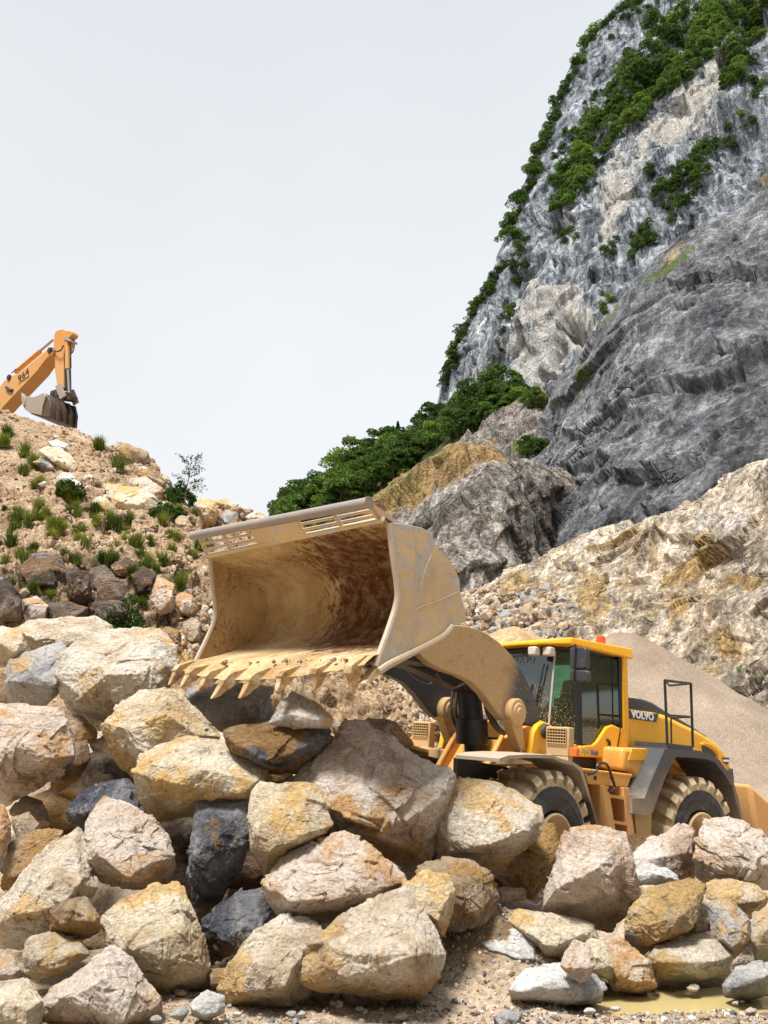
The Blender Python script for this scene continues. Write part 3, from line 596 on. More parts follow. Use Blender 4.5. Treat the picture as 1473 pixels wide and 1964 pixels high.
scatter_trees([(1205, 460), (1245, 430), (1250, 480), (1215, 510)], 7, 'mountain', (.45, .7), 'dark tree in the round clump hanging above the bare slanting ledge', 'trees of the round clump', ['broad'], 10)
scatter_trees([(1155, 470), (1190, 460), (1195, 490), (1160, 495)], 4, 'mountain', (.35, .5), 'small tree in the tuft below the streaked pale rock', 'trees below the streaked pale rock', ['broad'], 9)
scatter_trees([(1075, 455), (1110, 445), (1110, 475), (1080, 470)], 4, 'mountain', (.35, .5), 'small tree on the bare middle of the cliff', 'trees on the bare middle of the cliff', ['broad'], 9)
scatter_trees([(1145, 590), (1178, 580), (1175, 605), (1150, 610)], 3, 'mountain', (.3, .4), 'tiny tree on the cliff to the right of the cave', 'trees right of the cave', ['light'], 8)
scatter_trees([(980, 480), (1008, 465), (1012, 520), (995, 560), (975, 540)], 9, 'mountain', (.45, .75), 'dark tree in the gully behind the rock nose on the skyline', 'trees in the gully behind the rock nose', ['broad'], 10)
scatter_trees([(970, 570), (985, 580), (975, 660), (955, 740), (940, 730)], 9, 'mountain', (.3, .5), 'small tree in the narrow gully above the wooded ridge', 'trees in the narrow gully', ['broad', 'light'], 10)
G3 = 'trees covering the wooded ridge'
scatter_trees([(522, 1010), (560, 975), (620, 945), (680, 905), (740, 872), (800, 845), (850, 820), (900, 790), (950, 775), (1000, 775), (990, 800), (930, 838), (860, 850), (800, 890), (735, 945), (700, 965), (560, 1020)], 70, 'wooded_ridge', (.75, 1.15), 'green broadleaf tree on the wooded ridge behind the bucket', G3, ['broad', 'light', 'broad'], 14)
line_trees([(530, 1000), (560, 972), (620, 942), (680, 894), (740, 852), (800, 832), (850, 808), (900, 775), (950, 765), (1005, 765)], 'wooded_ridge', 16, (.7, 1.05), 'green broadleaf tree on the crest line of the wooded ridge', 'trees on the crest of the wooded ridge', ['broad', 'broad', 'light'], 0, 4)
for (x, y, s) in [(745, 838, .95), (762, 828, .9), (778, 826, .75), (752, 850, .9)]:
    place_tree('fir', Vector(P(x, y+26, 302)), s, 'dark fir standing on the crest of the wooded ridge right of the little house', 'firs on the ridge')
scatter_trees([(1000, 860), (1045, 860), (1045, 880), (1010, 880)], 7, 'shoulder', (.32, .45), 'low dark bush in the hollow beside the brown foothill', 'bushes in the hollow', ['broad'], 8)
scatter_trees([(985, 765), (1010, 770), (1000, 790), (1060, 800), (1070, 790)], 4, 'shoulder', (.3, .5), 'small tree at the foot of the pale cave wall', 'trees at the foot of the cave wall', ['light'], 8)
scatter_trees([(878, 838), (905, 832), (905, 842), (880, 846)], 3, 'foothill', (.25, .3), 'low round bush behind the top of the brown foothill', 'bushes on the foothill', ['light'], 7)

# small house on the ridge
Mh = Mat('white_wall_plaster'); M_plaster = Mh.done((.6, .58, .54), .9); Mh = Mat('grey_roof'); M_roof = Mh.done((.16, .16, .18), .8); Mh = Mat('dark_window'); M_dark = Mh.done((.02, .022, .025), .4)
hp = P(699, 857, 306); hr = empty('house', 'tiny white house with a pointed grey roof peeping over the wooded ridge', 'house', tuple(hp))
MB().box(-1.6, 1.6, -1.6, 1.6, -4, 2.0).build('wall', M_plaster, hr)
m = MB(); m.add([(-2, -2, 2), (2, -2, 2), (2, 2, 2), (-2, 2, 2), (0, 0, 4.6)], [(0, 1, 4), (1, 2, 4), (2, 3, 4), (3, 0, 4), (3, 2, 1, 0)]); m.build('roof', M_roof, hr)
MB().box(-.35, .35, -1.66, -1.6, .3, 1.2).build('window', M_dark, hr)
MB().prism([(1.7, 0), (5.4, 0), (5.4, 2.2), (3.5, 4.4), (1.7, 2.2)], 1, -1.3, 1.3).build('gable_wing', Mat('brown_gable').done((.22, .10, .07), .8), hr)

# ------------------------------------------------------------------ wheel loader
yaw, pit, rol, PHI = 3.7591, -.0471, -.0516, .1681
def Rz(a): c, s = math.cos(a), math.sin(a); return np.array([[c, -s, 0], [s, c, 0], [0, 0, 1]])
cy_, sy_ = math.cos(pit), math.sin(pit); cr_, sr_ = math.cos(rol), math.sin(rol)
LM = Rz(yaw)@np.array([[cy_, 0, sy_], [0, 1, 0], [-sy_, 0, cy_]])@np.array([[1, 0, 0], [0, cr_, -sr_], [0, sr_, cr_]]); LT = np.array([2.0013, 11.2061, -1.7676])
FR = Rz(PHI); ID = np.eye(3)
def loc(px, py, ax, val, front=False):
    d = ray(px, py); A = LM@FR if front else LM; o = -A.T@LT; q = A.T@d; return o+q*((val-o[ax])/q[ax])
def pp(pts, ax, val, front=False):      # traced outline -> the two in-plane coordinates on plane ax = val of the machine
    out = []
    for x, y in pts: q = list(loc(x, y, ax, val, front)); q.pop(ax); out.append(tuple(q))
    return out
loader = empty('wheel_loader', 'muddy yellow wheel loader with its big bucket raised, standing behind the boulders', 'wheel loader')
loader.matrix_world = Matrix(np.vstack([np.hstack([LM, LT[:, None]]), [0, 0, 0, 1]]).tolist())

def paint(name, c, dust=(.50, .32, .15), lo=.9, hi=2.2, rough=.45, spots=(.05, .04, .03), damt=.9, base=.0):
    M_ = Mat(name); v = M_.coord(rnd=False); z = M_.sep(v)[2]
    n = M_.noise(v, 2.2, 7, .65)
    f = M_.math('ADD', M_.step(z, hi, lo), M_.math('MULTIPLY', M_.math('SUBTRACT', n, .5), 1.1)); f = M_.math('ADD', f, base)
    f = M_.math('MULTIPLY', M_.step(f, .1, 1.0), damt)
    col = M_.mix(f, c, dust)
    col = M_.mix(M_.math('MULTIPLY', M_.step(M_.noise(v, 14, 5, .7), .66, .72), .55), col, spots)
    col = M_.mix(1., col, M_.ramp(M_.noise(v, 40, 5, .7), [(.3, .86), (.7, 1.1)]), 'MULTIPLY')
    r = M_.math('ADD', M_.math('MULTIPLY', f, .4), rough)
    return M_.done(col, r, M_.bump(M_.noise(v, 30, 6, .7), .25, .01))
M_yel = paint('loader_yellow', (.93, .47, .015), rough=.38, dust=(.66, .38, .15), lo=1.0, hi=2.3, base=.02)
M_fryel = paint('frame_yellow', (.82, .38, .05), dust=(.60, .34, .15), lo=.6, hi=2.4, base=.15)
M_tan = paint('muddy_tan', (.58, .38, .18), dust=(.50, .34, .18), spots=(.12, .08, .04))
M_grey = paint('dark_grey_plastic', (.055, .058, .066), dust=(.34, .27, .2), lo=.9, hi=2.0, rough=.5, spots=(.45, .38, .3), base=-.1)
M_blk = paint('black_parts', (.012, .012, .014), dust=(.10, .07, .045), lo=.3, hi=2., rough=.5, spots=(.2, .15, .1), damt=.5)
M_chrome = Mat('rod_steel').done((.42, .38, .34), .25, metal=.9)
M_mud = paint('dried_mud', (.50, .36, .2), dust=(.42, .29, .15), spots=(.2, .14, .08), rough=.7)
M_or = Mat('beacon_orange'); M_or.b.inputs['Transmission Weight'].default_value = .3; M_or = M_or.done((.95, .10, .01), .2)
M_wht = Mat('white_letters').done((.85, .85, .85), .5)
M_glass = Mat('tinted_glass')
def glassmat(name, tint, spat=.0):
    M_ = Mat(name); t = M_.n('ShaderNodeBsdfTransparent'); t.inputs[0].default_value = (*tint, 1)
    g = M_.n('ShaderNodeBsdfGlossy'); g.inputs['Roughness'].default_value = .04; g.inputs[0].default_value = (.85, 1, 1, 1)
    fr = M_.n('ShaderNodeFresnel'); fr.inputs[0].default_value = 1.6; a = M_.n('ShaderNodeMixShader'); M_.l(M_.math('ADD', fr.outputs[0], .06), a.inputs[0]); M_.l(t.outputs[0], a.inputs[1]); M_.l(g.outputs[0], a.inputs[2])
    d = M_.n('ShaderNodeBsdfDiffuse'); d.inputs[0].default_value = (.5, .36, .2, 1); v = M_.coord(rnd=False); z = M_.sep(v)[2]; x = M_.sep(v)[0]
    low = M_.math('MULTIPLY', M_.step(M_.math('ADD', z, M_.math('MULTIPLY', x, -.6)), 2.75, 1.95), spat)
    s = M_.step(M_.math('ADD', M_.noise(v, 60, 3, .5), M_.math('MULTIPLY', low, .25)), .70, .74)
    film = M_.math('MULTIPLY', M_.noise(v, 3, 4), .10)
    b = M_.n('ShaderNodeMixShader'); M_.l(M_.math('MAXIMUM', s, film), b.inputs[0]); M_.l(a.outputs[0], b.inputs[1]); M_.l(d.outputs[0], b.inputs[2]); M_.l(b.outputs[0], M_.out.inputs[0]); return M_.m
M_glass = glassmat('tinted_glass', (.26, .60, .50), .45); M_glassw = glassmat('windscreen_glass', (.30, .50, .56), .5)

# ---- wheels
Mt = Mat('tyre'); v = Mt.coord(rnd=False); sp = Mt.sep(v); rr = Mt.math('SQRT', Mt.math('ADD', Mt.math('MULTIPLY', sp[0], sp[0]), Mt.math('MULTIPLY', sp[2], sp[2])))
n = Mt.noise(v, 5, 7, .7)
f = Mt.step(Mt.math('ADD', rr, Mt.math('MULTIPLY', Mt.math('SUBTRACT', n, .5), .05)), .615, .63)
blackc = Mt.mix(Mt.math('MULTIPLY', Mt.step(Mt.noise(v, 7, 8, .75), .5, .64), .5), (.018, .018, .021), (.12, .12, .13))
mudc = Mt.ramp(Mt.noise(v, 6, 7, .7), [(.3, (.38, .29, .17)), (.6, (.60, .49, .33))])
M_tyre = Mt.done(Mt.mix(f, blackc, mudc), Mt.math('ADD', Mt.math('MULTIPLY', f, .3), .55), Mt.bump(Mt.noise(v, 14, 7, .7), .6, .02))
M_rim = paint('rim_paint', (.62, .46, .28), dust=(.56, .4, .22), lo=-2, hi=2, rough=.5)
M_hub = Mat('hub_red_brown').done((.10, .025, .012), .6)
def wheel_meshes():
    t = MB(); R = .8
    prof = [(.24, .335), (.30, .37), (.325, .44), (.33, .52), (.315, .60), (.30, .645), (.25, .715), (.12, .735), (0, .74)]
    prof = prof+[(-y, r) for y, r in prof[::-1][1:]]
    t.lathe(prof, (0, 0, 0), 72)
    t.lathe([(.333, .505), (.337, .512), (.333, .52)], (0, 0, 0), 72)
    nl = 21
    for side in (1, -1):
        for k in range(nl):
            a0 = 2*math.pi*(k+(.5 if side < 0 else 0))/nl; w_ = 2*math.pi/nl*.33
            def pt(a, r, y): return (r*math.cos(a), y*side, r*math.sin(a))
            sl = .11*side
            a_out, a_in = a0, a0+sl
            A = [pt(a_out-w_, .62, .322), pt(a_out+w_, .62, .322), pt(a_out+w_*.8, .705, .318), pt(a_out+w_*.72, R-.01, .27), pt(a_in+w_*.6, R, .03), pt(a_in+w_*.6, .72, .02), ]
            Bq = [pt(a_out-w_, .62, .322), ]
            v0 = [pt(a_out-w_, .625, .30), pt(a_out-w_*.85, .71, .335), pt(a_out-w_*.75, R-.015, .29), pt(a_in-w_*.6, R, .02), pt(a_in-w_*.6, .70, .02), pt(a_out-w_, .66, .25)]
            v1 = [pt(a_out+w_, .625, .30), pt(a_out+w_*.85, .71, .335), pt(a_out+w_*.75, R-.015, .29), pt(a_in+w_*.6, R, .02), pt(a_in+w_*.6, .70, .02), pt(a_out+w_, .66, .25)]
            t.hexa(v0, v1)
    return t
tyre_o = wheel_meshes().build('tyre', M_tyre, None, bevel=.012, smooth=True)
rm = MB(); rm.lathe([(.30, .345), (.325, .345), (.335, .33), (.325, .315), (.24, .30), (.20, .285), (.18, .27), (.10, .262), (.04, .25), (.02, .20), (.02, .0)], (0, 0, 0), 48); rm.lathe([(.02, .12), (.10, .12), (.11, .10), (.11, 0)], (0, 0, 0), 24)
rm.lathe([(-.30, .345), (-.2, .30), (0, .26), (0, .0)], (0, 0, 0), 48)
for k in range(12): a = 2*math.pi*k/12; rm.tube([(.155*math.cos(a), .02, .155*math.sin(a)), (.155*math.cos(a), .05, .155*math.sin(a))], .016, 6)
rim_o = rm.build('rim', M_rim, None, smooth=True)
hb = MB(); hb.lathe([(.015, .19), (.026, .18), (.026, .13)], (0, 0, 0), 32); hub_o = hb.build('hub', M_hub, None, smooth=True)
first = True
for (x, y, fr_, rot) in [(1.65, 1.03, True, .1), (1.65, -1.03, True, .7), (-1.65, 1.03, False, .45), (-1.65, -1.03, False, .2)]:
    wr = bpy.data.objects.new('wheel', None); COL.objects.link(wr); wr.parent = loader
    X = FR if fr_ else ID; q = X@np.array([x, y, .80]); Mx = X@(np.array([[math.cos(rot), 0, math.sin(rot)], [0, 1, 0], [-math.sin(rot), 0, math.cos(rot)]]))
    if y < 0: Mx = Mx@Rz(math.pi)
    wr.matrix_local = Matrix(np.vstack([np.hstack([Mx, q[:, None]]), [0, 0, 0, 1]]).tolist())
    for src in (tyre_o, rim_o, hub_o):
        o = src if first else src.copy()
        if not first: COL.objects.link(o)
        o.parent = wr
    first = False

# ---- front frame, arms, cylinders
def fprism(pts, y, y2, name, mat, parent=loader, bevel=.01, m=None):
    q = MB() if m is None else m; q.prism(pp(pts, 1, y, True), 1, y, y2); return q.build(name, mat, parent, bevel=bevel, X=FR) if name else q
ff = MB()
for s in (1, -1):
    ff.prism([(1.95, 1.1), (1.32, 1.9), (1.1, 2.0), (.55, 2.16), (.35, 1.9), (.3, .8), (1.95, .8)], 1, .34*s, .40*s)
    ff.tube([(1.97, .37*s, 1.1), (1.33, .37*s, 1.92)], .035, 8)
ff.box(.3, 1.55, -.34, .34, .8, 1.35); ff.hexa([(1.86, -.34, 1.1), (1.86, .34, 1.1), (1.2, .34, 1.88), (1.2, -.34, 1.88)], [(1.80, -.34, 1.05), (1.80, .34, 1.05), (1.15, .34, 1.83), (1.15, -.34, 1.83)])
ff.box(1.5, 1.8, -.75, .75, .62, .98)
ff.build('front_frame', M_fryel, loader, bevel=.012, X=FR)
MB().box(.2, 1.2, -.30, .30, 1.2, 1.9).build('hydraulic_block', M_blk, loader, X=FR)
for s in (1, -1):
    q = MB(); pl = pp([(1018, 1450), (1024, 1405), (1033, 1390), (1042, 1384), (1055, 1388), (1063, 1396), (1066, 1450)], 1, .74, True)
    q.prism(pl, 1, s*.66, s*.74); tw = q.build('tower_plate', M_yel, loader, bevel=.015, X=FR)
    c = loc(1045, 1403, 1, .74, True)
    q = MB(); q.lathe([(.0, .085), (.03, .085), (.04, .075), (.04, .05), (.055, .045), (.055, 0)], (c[0], 0, c[2]), 24)
    vs = [(x, s*(.742+y), z) for x, y, z in q.v]; q.v = vs; q.build('pin_cap', M_grey, tw, smooth=True, X=FR)
ARM = [(868, 1198), (892, 1200), (914, 1205), (936, 1216), (957, 1231), (983, 1259), (1005, 1292), (1022, 1328), (1032, 1358), (1036, 1386), (1023, 1393), (1014, 1392), (996, 1379), (984, 1372), (966, 1382), (949, 1362), (927, 1330), (905, 1308), (879, 1295), (853, 1287), (831, 1276), (812, 1262), (803, 1250), (792, 1246), (830, 1222)]
Ma = Mat('lift_arm_paint'); v = Ma.coord(rnd=False); sp = Ma.sep(v)
xf = Ma.math('ADD', Ma.math('SUBTRACT', sp[0], Ma.math('MULTIPLY', Ma.math('SUBTRACT', 3.1, sp[2]), .28)), Ma.math('MULTIPLY', Ma.math('SUBTRACT', Ma.noise(v, 3, 5), .5), .12))
f = Ma.step(xf, 1.05, 1.38)
dk = Ma.mix(Ma.step(Ma.noise(v, 26, 4, .6), .63, .68), (.085, .085, .095), (.52, .40, .26))
M_arm = Ma.done(Ma.mix(f, dk, Ma.mix(Ma.math('MULTIPLY', Ma.step(Ma.noise(v, 5, 8, .75), .54, .62), .5), Ma.ramp(Ma.noise(v, 60, 5, .7), [(.35, (.38, .25, .12)), (.65, (.54, .38, .20))]), (.28, .19, .11))), .8, Ma.bump(Ma.noise(v, 80, 5, .7), .4, .006))
for s in (1, -1):
    a_, b_ = (.6, .48) if s > 0 else (-.48, -.6)
    q = MB(); q.prism(pp(ARM, 1, .6, True), 1, a_, b_); ar = q.build('lift_arm', M_arm if s > 0 else M_grey, loader, bevel=.012, X=FR)
    c = loc(1012, 1345, 1, .6, True); hl = MB(); hl.lathe([(.001, .0), (.001, .03)], (c[0], .602 if s > 0 else -.478, c[2]), 16); hl.build('bolt_hole', M_dark, ar, X=FR)
    # lift cylinder eye, boss and rod
    e = np.array(loc(984, 1366, 1, .6, True)); y0 = .50 if s > 0 else -.56
    bx = MB(); bx.lathe([(0, .165), (.17, .165)], (e[0], y0, e[2]), 28); bx.lathe([(.17, .165), (.185, .15), (.185, .11), (.20, .10), (.20, .055), (.215, .05), (.215, 0)], (e[0], y0, e[2]), 28)
    bx.prism([(e[0]+.13, e[2]-.08), (e[0]-.12, e[2]-.10), (e[0]-.20, e[2]-.42), (e[0]-.10, e[2]-.44)], 1, y0+.02, y0+.15)
    cy = bx.build('lift_cylinder', M_tan, loader, bevel=.01, smooth=True, X=FR)
    rd = MB(); p0 = np.array([e[0]-.14, y0+.09, e[2]-.38]); p1 = np.array([e[0]-.42, y0+.09, e[2]-1.3]); rd.tube([p0, p1], .052, 16); rd.build('rod', M_chrome, cy, smooth=True, X=FR)
q = MB(); q.tube([(2.9, -.5, 2.82), (2.9, .5, 2.82)], .14, 20); q.box(2.5, 3.4, -.5, .5, 2.62, 2.72); q.build('arm_cross_tube', M_blk, loader, smooth=True, X=FR)
# tilt linkage in the middle
q = MB(); t0 = loc(893, 1270, 1, 0, True); t1 = loc(905, 1385, 1, 0, True); t2 = loc(908, 1500, 1, 0, True)
q.tube([t0, t1], .15, 18); q.tube([t1+(t1-t0)*-.05, t1+(t2-t1)*.35], .20, 18); q.tube([t1+(t2-t1)*.3, t2], .11, 14, 0, .08); q.build('tilt_cylinder', M_blk, loader, smooth=True, X=FR)
q = MB(); q.prism(pp([(800, 1262), (905, 1290), (915, 1330), (890, 1330), (800, 1290), (765, 1275)], 1, 0, True), 1, -.12, .12); q.build('tilt_link', M_blk, loader, bevel=.02, X=FR)
M_hose = paint('muddy_hose', (.06, .05, .04), dust=(.24, .16, .09), lo=0, hi=3, base=.0)
def hose(pts, y, r_): MB().tube(crom([loc(a, b, 1, y, True) for a, b in pts], 22), r_, 8).build('hydraulic_hose', M_hose, loader, smooth=True, X=FR)
for off, y in ((0, .30), (7, .27), (-6, -.2), (2, -.25)):
    pts = [(880+off, 1295), (874+off, 1330), (872+off, 1365), (882+off, 1395), (902+off, 1410), (915+off, 1418)]
    if y > .26: pts = [(x+55, z+4) for x, z in [(868+off, 1300), (872+off, 1330), (880+off, 1365), (898+off, 1395), (925+off, 1412)]]
    hose(pts, y, .022)
hose([(772, 1282), (800, 1305), (825, 1312), (840, 1290)], -.35, .012)
hose([(835, 1290), (860, 1320), (890, 1312), (905, 1305)], .45, .012)

# ---- bucket
SH = crom([(4.68, 3.68), (4.27, 3.60), (3.96, 3.52), (3.79, 3.40), (3.72, 3.22), (3.76, 2.99), (3.93, 2.80), (4.22, 2.63), (4.69, 2.47)], 40)
Mk = Mat('bucket_inside'); v = Mk.coord(rnd=False); vst = Mk.coord(rnd=False, scale=(1, 2.6, 1), rot=(0, 0, -PHI), warp=.25, wscale=5)
base = Mk.ramp(Mk.noise(v, 2, 7, .65), [(.3, (.33, .21, .10)), (.5, (.47, .33, .17)), (.7, (.60, .47, .29))])
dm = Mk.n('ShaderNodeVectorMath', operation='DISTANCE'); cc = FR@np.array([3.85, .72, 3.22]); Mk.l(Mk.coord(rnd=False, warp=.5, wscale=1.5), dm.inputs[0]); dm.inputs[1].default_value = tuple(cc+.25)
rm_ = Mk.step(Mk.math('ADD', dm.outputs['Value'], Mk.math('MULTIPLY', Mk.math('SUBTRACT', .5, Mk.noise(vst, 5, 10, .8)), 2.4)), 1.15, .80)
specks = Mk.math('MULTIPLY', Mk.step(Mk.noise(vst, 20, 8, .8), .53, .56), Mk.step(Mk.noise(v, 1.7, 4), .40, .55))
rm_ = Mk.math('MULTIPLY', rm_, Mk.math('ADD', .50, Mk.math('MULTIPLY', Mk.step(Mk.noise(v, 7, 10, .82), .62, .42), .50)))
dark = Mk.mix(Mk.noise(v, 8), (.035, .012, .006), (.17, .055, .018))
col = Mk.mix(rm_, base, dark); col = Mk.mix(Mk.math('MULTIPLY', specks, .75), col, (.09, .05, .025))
z = Mk.sep(v)[2]; scr = Mk.math('MULTIPLY', Mk.step(Mk.noise(Mk.coord(rnd=False, scale=(1, .15, 1), rot=(0, 0, -PHI)), 14, 6, .7), .58, .66), Mk.step(z, 2.85, 2.6))
col = Mk.mix(Mk.math('MULTIPLY', scr, .7), col, (.45, .40, .38))
M_bin = Mk.done(col, .88, Mk.bump(Mk.noise(v, 26, 8, .75), .35, .008), spec=.15)
Mk = Mat('bucket_outside'); v = Mk.coord(rnd=False)
base = Mk.ramp(Mk.noise(v, 1.8, 6, .65), [(.3, (.46, .32, .17)), (.6, (.60, .45, .27))])
s1 = Mk.noise(Mk.coord(rnd=False, scale=(1, 1, .3), rot=(0, .9, .6), warp=.3, wscale=2), 4.5, 9, .75); s2 = Mk.noise(Mk.coord(rnd=False, scale=(.2, 1, 2), rot=(0, .35, 0), warp=.2, wscale=1), 4, 8, .72)
sc_ = Mk.math('MAXIMUM', Mk.step(s1, .515, .545), Mk.step(s2, .525, .56))
sc_ = Mk.math('MULTIPLY', sc_, Mk.step(Mk.noise(v, 1.6, 4), .38, .55))
col = Mk.mix(Mk.math('MULTIPLY', sc_, .85), base, Mk.mix(Mk.noise(v, 9, 5), (.22, .21, .22), (.62, .60, .58)))
col = Mk.mix(Mk.math('MULTIPLY', Mk.step(Mk.noise(v, 17, 5, .7), .66, .70), .7), col, (.10, .06, .03))
M_bout = Mk.done(col, .6, Mk.bump(Mk.noise(v, 20, 7, .7), .4, .01))
bk = MB(); W2 = 1.5; ny = 24
def shell(prof, lip):
    vs = []
    for j in range(ny+1):
        y = -W2+2*W2*j/ny; n_ = len(prof)
        for (x, z_) in prof: vs.append((x, y, z_))
        if lip: b = 1-(y/W2)**2; vs.append((4.80+.17*b, y, 2.38-.14*b))
    return vs, n_+(1 if lip else 0)
v1, n1 = shell(SH, True); prof2 = [(x-.035 if i > 8 else x-.01, z_+(.035 if i < 18 else -.04)) for i, (x, z_) in enumerate(SH)]; v2, n2 = shell(prof2, False)
fs = [(j*n1+i, j*n1+i+1, (j+1)*n1+i+1, (j+1)*n1+i) for j in range(ny) for i in range(n1-1)]
bk.add(v1, fs); n0 = len(bk.v)
bk.add(v2, [(j*n2+i, (j+1)*n2+i, (j+1)*n2+i+1, j*n2+i+1) for j in range(ny) for i in range(n2-1)])
for j in range(ny):
    bk.f.append((j*n1, (j+1)*n1, n0+(j+1)*n2, n0+j*n2)); bk.m.append(0)
    bk.f.append((j*n1+n1-1, n0+j*n2+n2-1, n0+(j+1)*n2+n2-1, (j+1)*n1+n1-1)); bk.m.append(0)
bucket = bk.build('bucket', M_bin, loader, smooth=True, X=FR)
PL = [(750, 1002), (770, 1004), (808, 1012), (824, 1020), (830, 1030), (838, 1050), (862, 1075), (876, 1100), (881, 1112), (882, 1135), (889, 1160), (893, 1172), (895, 1192), (880, 1197), (868, 1200), (856, 1214), (845, 1222), (820, 1237), (795, 1250), (770, 1262), (735, 1281), (722, 1278), (733, 1250), (751, 1200), (764, 1156), (765, 1125), (756, 1059)]
for s in (1, -1):
    q = MB(); q.prism(pp(PL, 1, 1.5, True), 1, 1.46*s, 1.505*s)
    sp_o = q.build('side_plate', M_bout if s > 0 else M_bin, bucket, bevel=.006, X=FR)
    q = MB()                               # worn front edge strip and weld bead
    ed = [loc(a, b, 1, 1.5, True)-np.array([0, 1.5, 0]) for a, b in [(750, 1003), (756, 1059), (765, 1125), (764, 1156), (751, 1200), (733, 1250), (723, 1278)]]
    q.tube([(p[0]+.004, s*1.482, p[2]) for p in crom(ed, 26)], .03, 8); q.build('worn_edge', paint('worn_edge_steel', (.50, .42, .34), dust=(.46, .31, .16), spots=(.3, .22, .14), base=.3), bucket, smooth=True, X=FR)
q = MB(); q.tube(crom([loc(a, b, 1, 1.52, True) for a, b in [(868, 1201), (850, 1220), (820, 1237), (790, 1252), (750, 1271), (725, 1287)]], 20), .028, 8)
q.tube(crom([loc(a, b, 1, 1.51, True) for a, b in [(797, 1168), (840, 1152), (880, 1135)]], 8), .007, 6)
q.tube(crom([loc(a, b, 1, 1.51, True) for a, b in [(828, 1063), (815, 1095), (805, 1130)]], 10), .008, 6)
q.tube([loc(798, 1012, 1, 1.508, True), loc(799, 1080, 1, 1.508, True), loc(800, 1150, 1, 1.508, True), loc(784, 1250, 1, 1.508, True)], .005, 6)
q.build('weld_beads', paint('bare_worn_steel', (.46, .38, .28), dust=(.44, .31, .17), spots=(.4, .3, .2), base=-.5), bucket, smooth=True, X=FR)
cs = pp([(700, 1311), (722, 1281), (735, 1276), (800, 1243), (806, 1252), (758, 1277), (735, 1292)], 1, 1.5, True)
q = MB(); q.prism(cs, 1, 1.40, 1.50); q.build('side_cutter', M_bout, bucket, bevel=.008, X=FR)
# spill guard
g0 = np.array([4.68, 3.68]); g1L = np.array([4.83, 3.89]); g1R = np.array([4.84, 3.80])
def gp(t, y): k = (y+1.5)/3; g1 = g1L*(1-k)+g1R*k; return g0*(1-t)+g1*t
q = MB()
def bar(t0, t1, ya, yb, th=.03):
    A = []; Bq = []
    for y, L in ((ya, A), (yb, Bq)):
        p, r = gp(t0, y), gp(t1, y); d = (r-p); n_ = np.array([-d[1], d[0]]); n_ = n_/np.linalg.norm(n_)*th
        for c in (p, r, r+n_, p+n_): L.append((c[0], y, c[1]))
    q.hexa(A, Bq)
bar(-.10, .10, -1.47, 1.47, .05)
for t0 in (.26, .56): 
    for ya, yb in ((-1.45, -.98), (-.95, -.36), (.34, .90), (.94, 1.42)): bar(t0, t0+.11, ya, yb, .035)
bar(.1, .96, -.42, .36, .02)
for y in (-1.44, -.96, -.4, .36, .92, 1.42): bar(.05, 1., y-.012, y+.012, .05)
sg = q.build('spill_guard', M_bout, bucket, bevel=.005, X=FR)
q = MB(); q.tube([(4.845, -1.53, 3.905), (4.855, 1.47, 3.81)], .052, 16); q.tube([(4.855, 1.465, 3.81), (4.855, 1.475, 3.81)], .058, 16); q.build('top_tube', paint('worn_tube', (.24, .22, .22), dust=(.52, .38, .22), spots=(.62, .52, .4), base=.35), bucket, smooth=True, X=FR)
q = MB(); q.prism(pp([(712, 965), (728, 975), (745, 990), (771, 1004), (750, 1006), (737, 1003)], 1, 1.45, True), 1, 1.43, 1.46); q.build('guard_bracket', M_bout, bucket, X=FR)
Mk = Mat('muddy_tooth'); v = Mk.coord(rnd=False); n_ = Mk.noise(v, 9, 8, .75)
M_tooth = Mk.done(Mk.ramp(n_, [(.32, (.20, .12, .06)), (.46, (.42, .28, .14)), (.56, (.52, .38, .21)), (.66, (.66, .60, .52))]), .85, Mk.bump(n_, .6, .012), spec=.2)
tips = [(-1.42, 4.95, 2.18), (-1.01, 5.04, 2.16), (-.61, 5.09, 2.10), (-.20, 5.16, 2.05), (.20, 5.13, 2.05), (.61, 5.04, 2.10), (1.01, 4.91, 2.15), (1.38, 4.80, 2.14)]
for k, (y, x, z_) in enumerate(tips):
    b = 1-(y/W2)**2; bx_, bz = 4.76+.16*b, 2.41-.13*b; q = MB(); d = np.array([x-bx_, z_-bz]); L = np.linalg.norm(d); d /= L; L *= (.96, 1.0, .9, 1.03, .97, .86, .95, 1.)[k]; x, z_ = bx_+d[0]*L, bz+d[1]*L; n_ = np.array([-d[1], d[0]])*-1
    secs = [((bx_-.26, bz+.095), .055, -.01, .03), ((bx_-.08, bz+.03), .065, -.03, .055), ((bx_+d[0]*.10*L+.03, bz+d[1]*.10*L), .075, -.06, .06), ((bx_+d[0]*.38*L+.03, bz+d[1]*.38*L), .07, -.06, .055), ((bx_+d[0]*.45*L+.02, bz+d[1]*.45*L), .055, -.045, .042), ((bx_+d[0]*.75*L, bz+d[1]*.75*L), .048, -.03, .03), ((x, z_), .025, -.006, .006)]
    R4 = []
    for i_, (c, hw, lo_, hi_) in enumerate(secs):
        up = np.array([.33, .94]) if i_ < 2 else np.array([-d[1], d[0]])
        R4.append([(c[0]+up[0]*o, y+w_, c[1]+up[1]*o) for (w_, o) in ((-hw*.82, lo_), (hw*.82, lo_), (hw*.7, hi_), (-hw*.7, hi_))])
    vs = [p for r in R4 for p in r]; fs = [(0, 1, 2, 3), tuple(range(len(vs)-4, len(vs)))[::-1]]
    for i in range(len(R4)-1):
        for c in range(4): fs.append((i*4+c, (i+1)*4+c, (i+1)*4+(c+1) % 4, i*4+(c+1) % 4))
    q.add(vs, fs); q.build('tooth', M_tooth, bucket, bevel=.014, X=FR, smooth=True)

